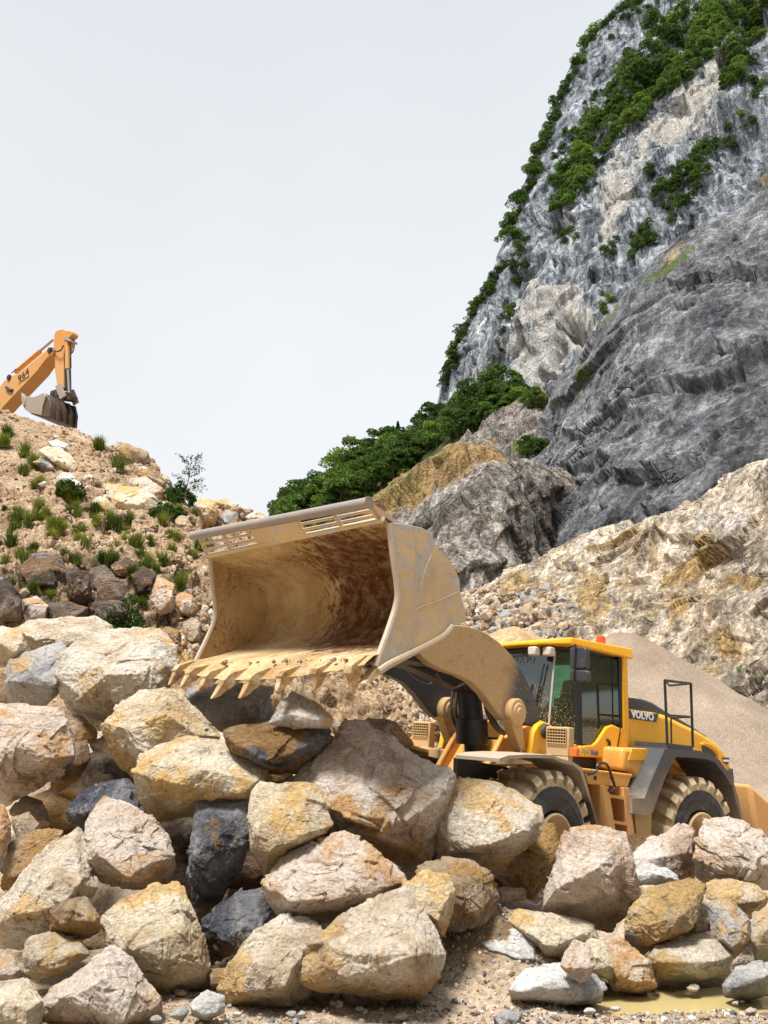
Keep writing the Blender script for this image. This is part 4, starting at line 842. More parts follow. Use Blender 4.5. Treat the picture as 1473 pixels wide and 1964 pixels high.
# ---- front fenders, lamps
for s in (1, -1):
    q = MB(); top = pp([(958, 1455), (975, 1449), (1010, 1447), (1060, 1448), (1075, 1455), (1100, 1462), (1116, 1472), (1130, 1520), (1151, 1590)], 1, 1.36, True)
    inner = [(x-.0, z_-.035) for x, z_ in top[:6]]+[(top[6][0]+.04, top[6][1]-.04)]+[(x+.045, z_) for x, z_ in top[7:]]
    for i in range(len(top)-1):
        q.hexa([(top[i][0], s*1.36, top[i][1]), (top[i+1][0], s*1.36, top[i+1][1]), (inner[i+1][0], s*1.36, inner[i+1][1]), (inner[i][0], s*1.36, inner[i][1])],
               [(top[i][0], s*.78, top[i][1]), (top[i+1][0], s*.78, top[i+1][1]), (inner[i+1][0], s*.78, inner[i+1][1]), (inner[i][0], s*.78, inner[i][1])])
    q.build('front_fender', paint('muddy_fender', (.07, .07, .07), dust=(.46, .38, .29), lo=1.45, hi=1.2, base=.25) if s > 0 else M_mud, loader, X=FR)
    q = MB(); q.prism([(top[0][0]-.04, top[0][1]-.03), (top[0][0]-.04, top[0][1]-.32), (.9, 1.25), (.9, 1.5)], 1, s*.72, s*.78); q.build('fender_bracket', M_blk, loader, X=FR)
    # lamp on its bracket
    yl = 1.0*s; cx_, cz_ = (1.08, 1.90) if s > 0 else (1.30, 1.88)
    q = MB(); q.box(cx_-.10, cx_+.02, yl-.16, yl+.16, cz_-.17, cz_+.17); lp = q.build('headlight', M_mud if s > 0 else M_tan, loader, bevel=.015, X=FR)
    q = MB()
    for k in range(8): yy = yl-.13+k*.26/7; q.box(cx_+.03, cx_+.036, yy-.005, yy+.005, cz_-.03, cz_+.15)
    for k in range(6): zz = cz_-.02+k*.165/5; q.box(cx_+.037, cx_+.043, yl-.135, yl+.135, zz-.005, zz+.005)
    q.build('lamp_grille', M_tan, lp, X=FR)
    q = MB(); q.box(cx_+.02, cx_+.026, yl-.12, yl+.12, cz_-.02, cz_+.145); q.build('lamp_glass', M_blk, lp, X=FR)
    q = MB(); q.box(cx_-.05, cx_+.03, yl+s*.17, yl+s*.27, cz_-.16, cz_-.06); q.build('indicator_lamp', Mat('indicator').done((.75, .16, .03), .35), lp, bevel=.01, X=FR)
    q = MB(); q.hexa([(cx_-.05, yl-.05, cz_-.26), (cx_-.05, yl-.05, cz_-.15), (cx_+.0, yl-.05, cz_-.15), (cx_+.0, yl-.05, cz_-.26)], [(1.45, .40*s, 1.58), (1.45, .40*s, 1.70), (1.5, .40*s, 1.70), (1.5, .40*s, 1.58)]); q.box(cx_-.08, cx_+.02, yl-.15, yl+.15, cz_-.27, cz_-.17); q.build('lamp_bracket', M_tan, lp, bevel=.008, X=FR)

# ---- rear body
HOOD = [(1198, 1357), (1230, 1362), (1262, 1367), (1278, 1371), (1300, 1382), (1345, 1404), (1375, 1424), (1392, 1443), (1401, 1462), (1405, 1480), (1406, 1500), (1360, 1500), (1300, 1470), (1198, 1450)]
hood = MB().prism(pp(HOOD, 1, .74), 1, -.74, .74).build('engine_hood', M_yel, loader, bevel=.07, seg=4)
q = MB(); q.prism(pp([(1196, 1340), (1212, 1338), (1235, 1341), (1252, 1347), (1275, 1362), (1300, 1376), (1330, 1394), (1360, 1414), (1345, 1412), (1290, 1385), (1275, 1377), (1198, 1366)], 1, .66), 1, -.66, .66); q.build('hood_cover', M_grey, hood, bevel=.04, seg=3)
q = MB(); q.prism(pp([(1405, 1474), (1408, 1505), (1392, 1480)], 1, .76), 1, .70, .765); q.build('rear_corner', M_grey, hood)
q = MB(); q.prism(pp([(1346, 1430), (1354, 1430), (1368, 1439), (1373, 1446), (1375, 1458), (1370, 1460), (1350, 1446)], 1, .75), 1, .735, .75); q.build('side_vent', M_dark, hood, bevel=.01)
q = MB(); vp = [loc(a, b, 1, .758) for a, b in [(1343, 1428), (1350, 1425), (1362, 1429), (1374, 1440), (1379, 1456)]]; q.tube(crom(vp, 12), .012, 6); q.build('vent_rim', M_yel, hood, smooth=True)
q = MB(); q.prism(pp([(1201, 1361), (1264, 1369), (1259, 1385), (1206, 1378)], 1, .75), 1, .735, .752); bp = q.build('name_plate', M_grey, hood, bevel=.008)
def lettering(txt, o2d, xdir, ydir, size, mat, parent, name='lettering', ext=.004, off=0, sx=1., X=None):
    cu = bpy.data.curves.new('t', 'FONT'); cu.body = txt; cu.size = size; cu.extrude = ext; cu.offset = off; cu.align_x = 'CENTER'; cu.align_y = 'CENTER'; cu.resolution_u = 3
    to = bpy.data.objects.new('t', cu); COL.objects.link(to); dg = bpy.context.evaluated_depsgraph_get(); me = bpy.data.meshes.new_from_object(to.evaluated_get(dg)); bpy.data.objects.remove(to)
    xd = np.array(xdir, float); xd /= np.linalg.norm(xd); yd = np.array(ydir, float); yd = yd-xd*(xd@yd); yd /= np.linalg.norm(yd); zd = np.cross(xd, yd); o0 = np.array(o2d)
    for v_ in me.vertices:
        c = o0+xd*v_.co.x*sx+yd*v_.co.y+zd*v_.co.z
        v_.co = Vector(c if X is None else X@c)
    me.name = name; me.materials.clear(); me.materials.append(mat); o = bpy.data.objects.new(name, me); COL.objects.link(o); o.parent = parent; return o
a_, b_ = loc(1206, 1369, 1, .757), loc(1259, 1377, 1, .757); lettering('VOLVO', (a_+b_)/2, b_-a_, (0, 0, 1), .135, M_wht, hood, off=.006, sx=1.08)
# small shield badge
q = MB(); q.prism(pp([(1386, 1453), (1398, 1453), (1400, 1460), (1394, 1467), (1388, 1462)], 1, .75), 1, .735, .752); q.build('shield_badge', M_grey, hood)
q = MB(); q.prism(pp([(1387, 1457), (1399, 1457), (1399, 1461), (1388, 1461)], 1, .753), 1, .750, .757); q.build('badge_band', M_wht, hood)
# lower body panels, platform
q = MB(); q.prism(pp([(1196, 1434), (1294, 1438), (1268, 1480), (1240, 1535), (1212, 1535), (1222, 1495), (1210, 1480), (1193, 1478)], 1, 1.12), 1, .5, 1.12); sb = q.build('side_panel', M_fryel, loader, bevel=.05, seg=3)
q = MB(); q.prism(pp([(1212, 1436), (1254, 1437), (1247, 1458), (1205, 1458)], 1, 1.125), 1, 1.11, 1.128); q.build('grip_patch', M_yel, sb)
MB().box(-3.0, -.3, -.6, .6, .85, 1.75).build('rear_frame', M_fryel, loader, bevel=.03)
MB().box(-1.9, -1.4, -.9, .9, .65, .95).build('rear_axle', M_blk, loader, bevel=.03)
MB().box(-.5, .6, -.35, .35, .9, 1.7).build('centre_joint', M_blk, loader, bevel=.03)
MB().box(-.95, .25, -.72, .70, 1.50, 1.745).build('under_cab_block', M_blk, loader, bevel=.03)
# rear fenders
OUT = [(1212, 1531), (1236, 1531), (1248, 1500), (1275, 1437), (1284, 1435), (1300, 1436), (1343, 1440), (1363, 1446), (1381, 1459), (1394, 1478), (1407, 1500), (1416, 1530), (1427, 1577)]
INN = [(1213, 1560), (1240, 1565), (1252, 1558), (1273, 1499), (1291, 1459), (1297, 1452), (1325, 1453), (1355, 1456), (1371, 1462), (1384, 1478), (1405, 1508), (1414, 1545), (1424, 1577)]
for s in (1, -1):
    o_, i_ = pp(OUT, 1, 1.36), pp(INN, 1, 1.36); q = MB()
    for k in range(len(o_)-1):
        q.hexa([(o_[k][0], s*1.36, o_[k][1]), (o_[k+1][0], s*1.36, o_[k+1][1]), (i_[k+1][0], s*1.36, i_[k+1][1]), (i_[k][0], s*1.36, i_[k][1])],
               [(o_[k][0], s*.72, o_[k][1]), (o_[k+1][0], s*.72, o_[k+1][1]), (i_[k+1][0], s*.72, i_[k+1][1]+.0), (i_[k][0], s*.72, i_[k][1])])
    fe = q.build('rear_fender', M_grey, loader)
    q = MB(); q.prism(pp([(1217, 1560), (1250, 1560), (1248, 1612), (1222, 1612)], 1, 1.3), 1, s*.75, s*1.3); q.build('mud_flap', M_mud, fe)
q = MB(); q.prism(pp([(1408, 1500), (1440, 1529), (1455, 1536), (1468, 1570), (1471, 1605), (1440, 1640), (1422, 1600)], 1, 1.0), 1, -1.25, 1.25); cwt = q.build('counterweight', M_fryel, loader, bevel=.06, seg=3)
# ladder
q = MB()
for a in ([(1156, 1506), (1168, 1509), (1181, 1594), (1168, 1594)], [(1195, 1510), (1207, 1511), (1219, 1619), (1207, 1619)]): q.prism(pp(a, 1, 1.32), 1, 1.12, 1.32)
lad = q.build('ladder', M_fryel, loader, bevel=.006)
for (xa, ya, xb, yb) in [(1168, 1523, 1199, 1528), (1176, 1573, 1206, 1578), (1186, 1617, 1222, 1622)]:
    q = MB(); q.prism(pp([(xa, ya), (xb, yb), (xb, yb+6), (xa, ya+6)], 1, 1.32), 1, 1.08, 1.315); q.build('step', M_fryel, lad)
q = MB(); q.prism(pp([(1128, 1500), (1196, 1508), (1198, 1556), (1160, 1554), (1150, 1575), (1140, 1560)], 1, 1.08), 1, .6, 1.08); q.build('step_box', M_fryel, loader, bevel=.02)
q = MB(); q.prism(pp([(1122, 1479), (1211, 1489), (1204, 1510), (1128, 1504)], 1, 1.26), 1, .75, 1.26); q.prism(pp([(1118, 1473), (1213, 1485), (1213, 1490), (1118, 1479)], 1, 1.29), 1, .72, 1.29); bb = q.build('battery_box', M_yel, loader, bevel=.01)
q = MB(); q.prism(pp([(1170, 1490), (1178, 1491), (1178, 1496), (1170, 1495)], 1, 1.263), 1, 1.25, 1.265); q.build('red_sticker', Mat('red_sticker').done((.5, .03, .02), .5), bb)
q = MB(); q.prism(pp([(1139, 1488), (1144, 1488), (1144, 1496), (1139, 1496)], 1, 1.263), 1, 1.25, 1.268); q.build('latch', M_blk, bb)
M_rail = Mat('black_rail').done((.02, .022, .026), .4)
q = MB(); q.tube(crom([loc(a, b, 1, 1.34) for a, b in [(1128, 1485), (1138, 1483), (1144, 1478), (1146, 1468), (1152, 1464), (1162, 1465), (1168, 1474), (1174, 1492), (1179, 1508), (1176, 1515), (1168, 1516)]], 40), .017, 8); q.build('handrail', M_rail, loader, smooth=True)
q = MB(); q.tube(crom([loc(a, b, 1, 1.18) for a, b in [(1255, 1477), (1249, 1475), (1243, 1488), (1234, 1508), (1232, 1518), (1238, 1526)]], 24), .016, 8); q.build('handrail', M_rail, loader, smooth=True)
q = MB(); A = loc(1275, 1305, 1, 1.3); Bq = loc(1325, 1311, 1, 1.3); C0 = loc(1280, 1428, 1, 1.3); D0 = loc(1329, 1433, 1, 1.3)
q.tube([C0, A], .018, 8); q.tube([D0, Bq], .018, 8); q.tube([A, Bq], .018, 8); E1 = loc(1284, 1315, 1, 1.1); q.tube([A, E1, Bq], .014, 8)
A2 = loc(1277, 1371, 1, 1.3); B2 = loc(1327, 1375, 1, 1.3); E2 = loc(1287, 1377, 1, 1.1); q.tube([A2, B2], .013, 8); q.tube([A2, E2, B2], .012, 8); q.tube([E2, loc(1288, 1427, 1, 1.1)], .012, 8)
rl = q.build('safety_railing', M_rail, loader, smooth=True); q = MB(); q.prism(pp([(1279, 1425), (1329, 1431), (1329, 1439), (1279, 1436)], 1, 1.3), 1, .8, 1.3); q.build('railing_base', M_grey, rl)
# air intake behind the cab
q = MB(); q.prism(pp([(1191, 1284), (1201, 1281), (1205, 1284), (1204, 1340), (1190, 1340)], 1, .45), 1, .15, .45); q.build('air_intake', M_blk, loader, bevel=.02)

# ---- cab
cab = bpy.data.objects.new('cab', None); COL.objects.link(cab); cab.parent = loader
PLAN = [(-.90, .74), (.04, .74), (.43, .56), (.43, -.56), (.04, -.74), (-.90, -.74)]; TOPP = [(-.86, .72), (.04, .72), (.30, .56), (.30, -.56), (.04, -.72), (-.86, -.72)]
def plan(pts, z): return [(x, y, z) for x, y in pts]
q = MB(); q.hexa(plan(PLAN, 1.74), plan(PLAN, 1.88)); q.build('cab_base', M_yel, cab, bevel=.02)
q = MB(); q.hexa([(-.94, -.74, 1.88), (-.94, .74, 1.88), (-.94, .735, 2.2), (-.94, -.735, 2.2)], [(-.86, -.74, 1.88), (-.86, .74, 1.88), (-.86, .735, 2.2), (-.86, -.735, 2.2)]); q.build('rear_wall', M_blk, cab)
ROOF = [(-1.02, .80), (.22, .77), (.50, .52), (.56, .2), (.56, -.2), (.50, -.52), (.22, -.77), (-1.02, -.80)]
zf = [3.10, 3.16, 3.135, 3.13, 3.13, 3.135, 3.16, 3.10]; zt = [3.245, 3.255, 3.20, 3.19, 3.19, 3.20, 3.255, 3.245]
q = MB(); q.hexa([(x, y, a) for (x, y), a in zip(ROOF, zf)], [(x*.985, y*.985, a) for (x, y), a in zip(ROOF, zt)]); q.build('cab_roof', M_yel, cab, bevel=.02, seg=3)
q = MB(); q.hexa([(x*.96, y*.93, 3.03) for x, y in TOPP], [(x*1.0, y*.98, 3.125) for x, y in TOPP]); q.build('headliner', M_blk, cab)
def pane(name, p, mat, th=.006):
    a, b, c = [np.array(k, float) for k in p[:3]]; n_ = np.cross(b-a, c-a); n_ /= np.linalg.norm(n_); q = MB(); q.hexa([np.array(k) for k in p], [np.array(k)-n_*th for k in p]); return q.build(name, mat, cab)
pane('windscreen', [(.43, .555, 1.9), (.43, -.555, 1.9), (.30, -.555, 3.07), (.30, .555, 3.07)], M_glassw)
for s in (1, -1):
    pane('corner_window', [(.42, s*.565, 1.9), (.05, s*.735, 1.9), (.05, s*.715, 3.07), (.295, s*.565, 3.07)], M_glass)
    W_ = [(.0, 1.9), (-.22, 1.885), (-.38, 1.92), (-.62, 2.16), (-.78, 2.2), (-.78, 3.06), (.0, 3.06)]
    pane('door_window' if s > 0 else 'side_window', [(x, s*(.74-(z_-1.9)*.012), z_) for x, z_ in W_], M_glass)
    q = MB(); q.hexa([(.00, s*.70, 1.85), (.09, s*.70, 1.85), (.08, s*.755, 1.85), (.00, s*.765, 1.85)], [(.00, s*.68, 3.1), (.09, s*.68, 3.1), (.08, s*.73, 3.1), (.00, s*.74, 3.1)]); q.build('door_post', M_blk, cab)
    q = MB(); q.tube([(.435, s*.56, 1.9), (.305, s*.56, 3.07)], .014, 6); q.build('glass_joint', paint('pale_seal', (.45, .45, .4)), cab)
    q = MB(); q.prism([(-.77, 2.15), (-.86, 2.15), (-.86, 3.14), (-.77, 3.14)], 1, s*.69, s*.742); q.build('pillar_lining', M_blk, cab)
    q = MB(); q.prism([(-.83, 1.75), (-.95, 1.75), (-.93, 3.15), (-.83, 3.15)], 1, s*.64, s*.765); q.build('rear_pillar', M_yel, cab, bevel=.015)
door = bpy.data.objects.new('door', None); COL.objects.link(door); door.parent = loader
q = MB(); q.prism(pp([(1112, 1430), (1118, 1431), (1138, 1429), (1146, 1422), (1164, 1394), (1176, 1390), (1190, 1396), (1191, 1404), (1180, 1455), (1171, 1456), (1113, 1447)], 1, .80), 1, .745, .80); q.build('door_panel', M_yel, door, bevel=.02, seg=3)
q = MB(); q.prism(pp([(1193, 1396), (1201, 1402), (1205, 1432), (1196, 1446), (1186, 1456), (1181, 1456)], 1, .79), 1, .72, .79); q.build('corner_panel', M_yel, cab, bevel=.015)
q = MB(); q.tube([loc(a, b, 1, .80) for a, b in [(1189, 1262), (1190, 1330), (1190, 1394), (1189, 1405), (1180, 1455)]], .011, 6); q.build('door_seal', M_blk, door)
q = MB(); q.tube(crom([loc(a, b, 1, .81) for a, b in [(1164, 1420), (1168, 1421), (1169, 1430), (1163, 1440), (1159, 1441)]], 14), .018, 8); q.build('handle', M_rail, door, smooth=True)
q = MB(); q.prism(pp([(1112, 1447), (1113, 1430), (1040, 1410), (1030, 1440)], 1, .74), 1, .60, .74); q.build('cab_front_panel', M_yel, cab, bevel=.015)
mgreen = Mat('teal_letters').done((.06, .45, .32), .5); mblue = Mat('blue_letters').done((.08, .16, .5), .5)
a_, b_ = loc(1114, 1441, 1, .805), loc(1130, 1443, 1, .805); lettering('Opti', (a_+b_)/2, b_-a_, (0, 0, 1), .085, mgreen, door, ext=.002)
a_, b_ = loc(1131, 1443, 1, .805), loc(1150, 1446, 1, .805); lettering('Shift', (a_+b_)/2, b_-a_, (0, 0, 1), .085, mblue, door, ext=.002, off=.002)
lettering('VOLVO', (.325, -.02, 2.97), (0, 1, 0), (-.11, 0, 1), .12, Mat('pale_blue_letters').done((.30, .42, .47), .6), cab, ext=.001, off=.004, sx=1.1)
q = MB(); q.box(.30, .312, -.55, .55, 2.90, 3.04); q.build('sunshade_band', Mat('sunshade').done((.03, .06, .08), .3), cab)
# interior
q = MB(); q.box(-.62, -.16, -.28, .24, 2.0, 2.16); q.hexa([(-.66, -.26, 2.1), (-.66, .22, 2.1), (-.50, .22, 2.1), (-.50, -.26, 2.1)], [(-.80, -.22, 2.8), (-.80, .18, 2.8), (-.70, .18, 2.8), (-.70, -.22, 2.8)]); q.box(-.5, -.2, -.2, .15, 1.8, 2.0); q.build('seat', M_blk, cab, bevel=.04)
q = MB(); q.tube([(.25, 0, 1.85), (.02, 0, 2.28)], .05, 10); st_ = [(.02+.16*math.cos(t)*.45, .19*math.sin(t), 2.30+.17*math.cos(t)) for t in np.linspace(0, 2*math.pi, 25)]; q.tube(st_, .014, 6, cap=False); q.build('steering_wheel', M_blk, cab)
Mv = Mat('hi_vis_vest'); M_vest = Mv.done(Mv.ramp(Mv.noise(Mv.coord(rnd=False, scale=(2, 2, .6)), 6), [(.4, (.25, .50, .02)), (.6, (.45, .75, .04))]), .7)
q = MB(); q.prism([(-.66, 2.20), (-.48, 2.15), (-.46, 2.45), (-.52, 2.62), (-.55, 2.86), (-.60, 2.86), (-.63, 2.6)], 1, .50, .60); ve = q.build('safety_vest', M_vest, cab, bevel=.02)
q = MB(); q.prism([(-.645, 2.42), (-.46, 2.42), (-.465, 2.455), (-.643, 2.455)], 1, .49, .61); q.build('console', M_blk, cab)
# wiper, roof lamps, beacon, mirrors
q = MB(); q.tube([(.46, .30, 2.2), (.40, .36, 2.55), (.36, .42, 2.9)], .010, 6); q.tube([(.47, .22, 2.3), (.43, .28, 2.62)], .022, 6); q.build('wiper', M_rail, loader)
for y0 in (.36, .53):
    q = MB(); q.box(.44-(y0-.36)*.6, .55-(y0-.36)*.6, y0-.07, y0+.07, 2.99, 3.11); wl = q.build('work_lamp', paint('lamp_cream', (.62, .55, .48), lo=0, hi=3), loader, bevel=.02)
bc = loc(1152.5, 1239, 1, .3); q = MB(); 
def lz(m_, prof, c, n=24):
    vs = []; fs = []
    for (r_, z_) in prof:
        for k in range(n): a = 2*math.pi*k/n; vs.append((c[0]+r_*math.cos(a), c[1]+r_*math.sin(a), c[2]+z_))
    for i in range(len(prof)-1):
        for k in range(n): fs.append((i*n+k, i*n+(k+1) % n, (i+1)*n+(k+1) % n, (i+1)*n+k))
    m_.add(vs, fs)
lz(q, [(0.085, .0), (.08, .05), (.072, .06), (.068, .17), (.055, .20), (0, .21)], (bc[0], bc[1], 3.24)); q.build('beacon', M_or, loader, smooth=True)
def rbox(px0, py0, px1, py1, r_, x):
    pts = []
    for (cx_, cy_, a0) in [(px1-r_, py0+r_, -90), (px1-r_, py1-r_, 0), (px0+r_, py1-r_, 90), (px0+r_, py0+r_, 180)]:
        for k in range(5): a = math.radians(a0+k*22.5); pts.append((cx_+r_*math.cos(a), cy_+r_*math.sin(a)))
    return [tuple(list(loc(a, b, 0, x))[1:]) for a, b in pts]
for (b_, nm) in (((1092, 1241, 1124, 1283), 'mirror'), ((1092, 1285, 1127, 1308), 'mirror')):
    q = MB(); q.prism(rbox(*b_, 6, .42), 0, .34, .42); mo = q.build(nm, paint('mirror_shell', (.045, .048, .055), spots=(.3, .27, .24), lo=0, hi=.5), loader, bevel=.018, seg=3)
    q = MB(); q.prism(rbox(b_[0]+4, b_[1]+4, b_[2]-4, b_[3]-4, 5, .34), 0, .332, .339); q.build('mirror_glass', M_chrome, mo)
mt = loc(1104, 1237, 0, .44); m2 = loc(1102, 1262, 0, .45); m3 = loc(1100, 1310, 0, .45)
q = MB(); q.tube([mt, m2, m3], .012, 8); q.tube([mt, np.array([.3, .75, 3.1])], .012, 8); q.build('mirror_arm', M_rail, loader, smooth=True)
q = MB(); q.box(.30, .40, -1.12, -.90, 2.6, 3.0); q.tube([(.35, -.95, 2.95), (.3, -.75, 3.1)], .012, 8); q.build('mirror', M_blk, loader, bevel=.03)

# ------------------------------------------------------------------ excavator on the hill crest
E0 = P(60, 720, 31.2); e1 = np.array([.87, -.493, 0]); e2 = np.array([.493, .87, 0]); e3 = np.array([0, 0, 1.]); EX = np.stack([e1, e2, e3], 1)
def el(px, py, v=0.): d = EX.T@ray(px, py); o = -EX.T@E0; q = o+d*((v-o[1])/d[1]); return q
def ep(pts, v=0.): return [(el(a, b, v)[0], el(a, b, v)[2]) for a, b in pts]
exc = empty('excavator', 'orange crawler excavator on top of the left hill, its arm and bucket in view', 'excavator'); exc.matrix_world = Matrix(np.vstack([np.hstack([EX, E0[:, None]]), [0, 0, 0, 1]]).tolist())
M_exo = paint('excavator_orange', (.60, .24, .025), dust=(.60, .34, .14), lo=-1, hi=5, base=-.2); M_exd = paint('dirty_steel', (.03, .022, .016), dust=(.16, .10, .06), lo=-3, hi=3, base=-.45); M_exg = paint('worn_light_steel', (.34, .31, .28), dust=(.32, .24, .17), lo=-5, hi=2, spots=(.25, .2, .16))
BOOM = [(-60, 800), (-40, 770), (-8, 748), (0, 741), (8, 730), (18, 721), (26, 719), (38, 714), (61, 695), (87, 673), (95, 667), (101, 667), (104, 672), (100, 680), (90, 687), (81, 698), (72, 711), (16, 770), (-20, 810)]
q = MB(); q.prism(ep(BOOM), 1, 0, .6); bo = q.build('boom', M_exo, exc, bevel=.03)
a_, b_ = el(34, 730), el(57, 710); M_exl = Mat('black_letters').done((.03, .02, .02), .5)
lettering('964', (a_+b_)/2+np.array([0, -.012, 0]), b_-a_, (0, 0, 1), .50, M_exl, bo, ext=.004)
a_, b_ = el(36, 736), el(57, 721); lettering('LITRONIC', (a_+b_)/2+np.array([0, -.012, 0]), b_-a_, (0, 0, 1), .16, M_exl, bo, ext=.004)
q = MB(); q.tube([el(12, 743, -.03), el(18, 748, -.04), el(24, 749, -.03)], .07, 8); q.build('work_lamp', M_exd, bo)
q = MB(); 
for (a, b) in [(96, 672), (18, 724)]: c = el(a, b); q.lathe([(-.06, 0), (-.06, .12), (.0, .14)], c, 20)
q.build('pivot_pins', M_exd, bo)
STK = [(100, 640), (103, 633), (110, 630), (118, 629), (124, 634), (126, 645), (121, 665), (118, 676), (118, 700), (119, 742), (106, 742), (101, 706), (101, 673), (99, 660)]
q = MB(); q.prism(ep(STK), 1, .1, .5); sk = q.build('dipper_arm', M_exo, exc, bevel=.03)
q = MB(); q.prism(ep([(117, 676), (119, 676), (120, 742), (117, 742)]), 1, .15, .46); q.build('oil_stained_face', M_exd, sk)
q = MB(); q.prism(ep([(120, 637), (128, 634), (139, 636), (140, 641), (133, 648), (121, 648)]), 1, -.02, .3); q.build('cylinder_bracket', M_exo, sk, bevel=.02)
q = MB(); q.prism(ep([(122, 647), (127, 646), (138, 652), (137, 656), (126, 652)]), 1, -.05, .3); q.build('clamp', M_exg, sk)
q = MB(); q.tube([el(129, 650, .08), el(129.5, 708, .08)], .10, 12); c_ = q.build('bucket_cylinder', M_exo, exc, smooth=True); q = MB(); q.tube([el(129.5, 700, .08), el(132.5, 754, .08)], .05, 10); q.build('rod', M_chrome, c_, smooth=True)
q = MB(); q.tube([el(30, 714, .4), el(77, 674, .4)], .11, 12); c_ = q.build('arm_cylinder', M_exo, exc, smooth=True); q = MB(); q.tube([el(75, 675, .4), el(102, 652, .4)], .055, 10); q.build('rod', M_chrome, c_, smooth=True)
q = MB(); q.tube(crom([el(a, b, -.05) for a, b in [(98, 668), (103, 668), (107, 673), (112, 674), (118, 670), (122, 662)]], 20), .03, 6); q.build('hose', M_exd, exc, smooth=True)
q = MB(); q.tube(crom([el(a, b, .3) for a, b in [(137, 651), (142, 655), (142, 668), (139, 676), (135, 678)]], 16), .025, 6); q.build('hose', M_exd, exc, smooth=True)
q = MB(); q.tube([el(135.5, 655, .3), el(136.5, 706, .3)], .018, 6); q.tube([el(22, 716, .1), el(30, 708, .1), el(36, 708, .1)], .02, 6); q.build('pipe', M_exd, exc, smooth=True)
BK = [(43, 756), (46, 758), (49, 761), (68, 762), (86, 754), (93, 762), (97, 775), (95, 800), (83, 800), (60, 794), (50, 786), (46, 779), (44, 768)]
q = MB(); q.prism(ep(BK, -.5), 1, -.5, .9); eb = q.build('bucket', M_exd, exc, bevel=.03)
q = MB(); q.prism(ep([(44, 756), (46, 758), (49, 761), (68, 762), (86, 754), (90, 760), (84, 780), (82, 798), (60, 793), (50, 786), (46, 779)], -.5), 1, -.56, -.5); q.build('side_plate', M_exg, eb, bevel=.02)
q = MB(); q.prism(ep([(42, 754), (45, 755), (50, 766), (49, 779), (46, 779), (43, 768)], -.56), 1, -.62, -.45); q.build('tooth', M_exg, eb, bevel=.02)
for v_ in (-.2, .1, .4, .7):
    q = MB(); q.prism(ep([(88, 757), (97, 758), (101, 778), (98, 800), (92, 800), (94, 778)], -.5), 1, v_, v_+.09); q.build('back_rib', M_exd, eb)
for v_, m_ in ((.05, M_exg), (.72, M_exg)):
    q = MB(); c0 = el(112, 741, .1); c1 = el(119, 762, .1); q.hexa([(c0[0]-.15, v_, c0[2]), (c0[0]+.15, v_, c0[2]+.1), (c1[0]+.25, v_, c1[2]), (c1[0]-.05, v_, c1[2]-.1)], [(c0[0]-.15, v_+.07, c0[2]), (c0[0]+.15, v_+.07, c0[2]+.1), (c1[0]+.25, v_+.07, c1[2]), (c1[0]-.05, v_+.07, c1[2]-.1)]); q.build('link_plate', m_, exc)
q = MB()
for (a, b) in [(104, 756), (112, 757), (121, 757), (131, 758), (140, 763)]: c = el(a, b, .3); q.tube([c+np.array([0, -.12, 0]), c+np.array([0, .12, 0])], .13, 14)
q.prism(ep([(100, 752), (112, 748), (124, 752), (140, 760), (138, 768), (110, 765)], .3), 1, .2, .55); q.build('quick_coupler', M_exd, exc)

# ------------------------------------------------------------------ boulders
def ico(sub):
    bm = bmesh.new(); bmesh.ops.create_icosphere(bm, subdivisions=sub, radius=1); bm.verts.ensure_lookup_table()
    V = np.array([v.co[:] for v in bm.verts]); Fc = np.array([[v.index for v in f.verts] for f in bm.faces]); bm.free(); return V, Fc
ICO = {k: ico(k) for k in (3, 4, 5, 6, 7)}
def hull_planes(pts):
    bm = bmesh.new()
    for p in pts: bm.verts.new(p)
    bmesh.ops.convex_hull(bm, input=bm.verts); bm.normal_update(); N = []; H = []
    for f in bm.faces:
        n_ = np.array(f.normal[:]); h = float(n_@np.array(f.verts[0].co[:]))
        if h < 0: n_, h = -n_, -h
        if h > 1e-4 and f.calc_area() > 1e-8: N.append(n_); H.append(h)
    bm.free(); return np.array(N), np.array(H)
def rock_shape(pts, size, sub, rg, rough=1., sharp=500, chips=10):
    N, H = hull_planes(pts)
    for k in range(chips):
        d = rg.normal(size=3); d /= np.linalg.norm(d); h = (pts@d).max()*rg.uniform(.90, .985); N = np.vstack([N, d]); H = np.append(H, h)
    D, Fc = ICO[sub]; s = np.maximum(D@N.T/H, 1e-3); mxs = s.max(1, keepdims=True); r = (1/mxs[:, 0])*(((s/mxs)**sharp).sum(1))**(-1/sharp)*1.01
    V = D*r[:, None]; o = rg.uniform(0, 50, 3)
    Dw = V/size+.10*np.stack([gn(V/size*3+o+k*9) for k in range(3)], 1)
    for K, amp, tl in ((9, .026, .16), (40, .018, .22), (200, .009, .30)):
        S = rg.normal(size=(K, 3)); S /= np.linalg.norm(S, axis=1)[:, None]; S *= (np.linalg.norm(V, axis=1).mean()/size)*rg.uniform(.7, 1.2, (K, 1))
        d2 = ((Dw[:, None, :]-S[None])**2).sum(-1); i = d2.argmin(1); off = rg.uniform(-1, .6, K)*amp; T = rg.normal(size=(K, 3))*tl
        V = V+D*((off[i]+((Dw-S[i])*T[i]).sum(1)*.35)*size*rough)[:, None]*.6
    U = V/size
    st_ = np.array([[1, .3, 0], [-.3, 1, .2], [0, -.2, 1.9]])@Matrix.Rotation(rg.uniform(0, 3), 3, Vector(rg.normal(size=3)).normalized())
    lay = U@st_.T
    V = V+D*((fbm(U*2.0+o, 2)*.005+np.minimum(ridged(lay*3.0+o, 6, .62), .30)*.014+fbm(lay*16+o, 4, .7)*.0055)*size*rough)[:, None]
    return V, Fc
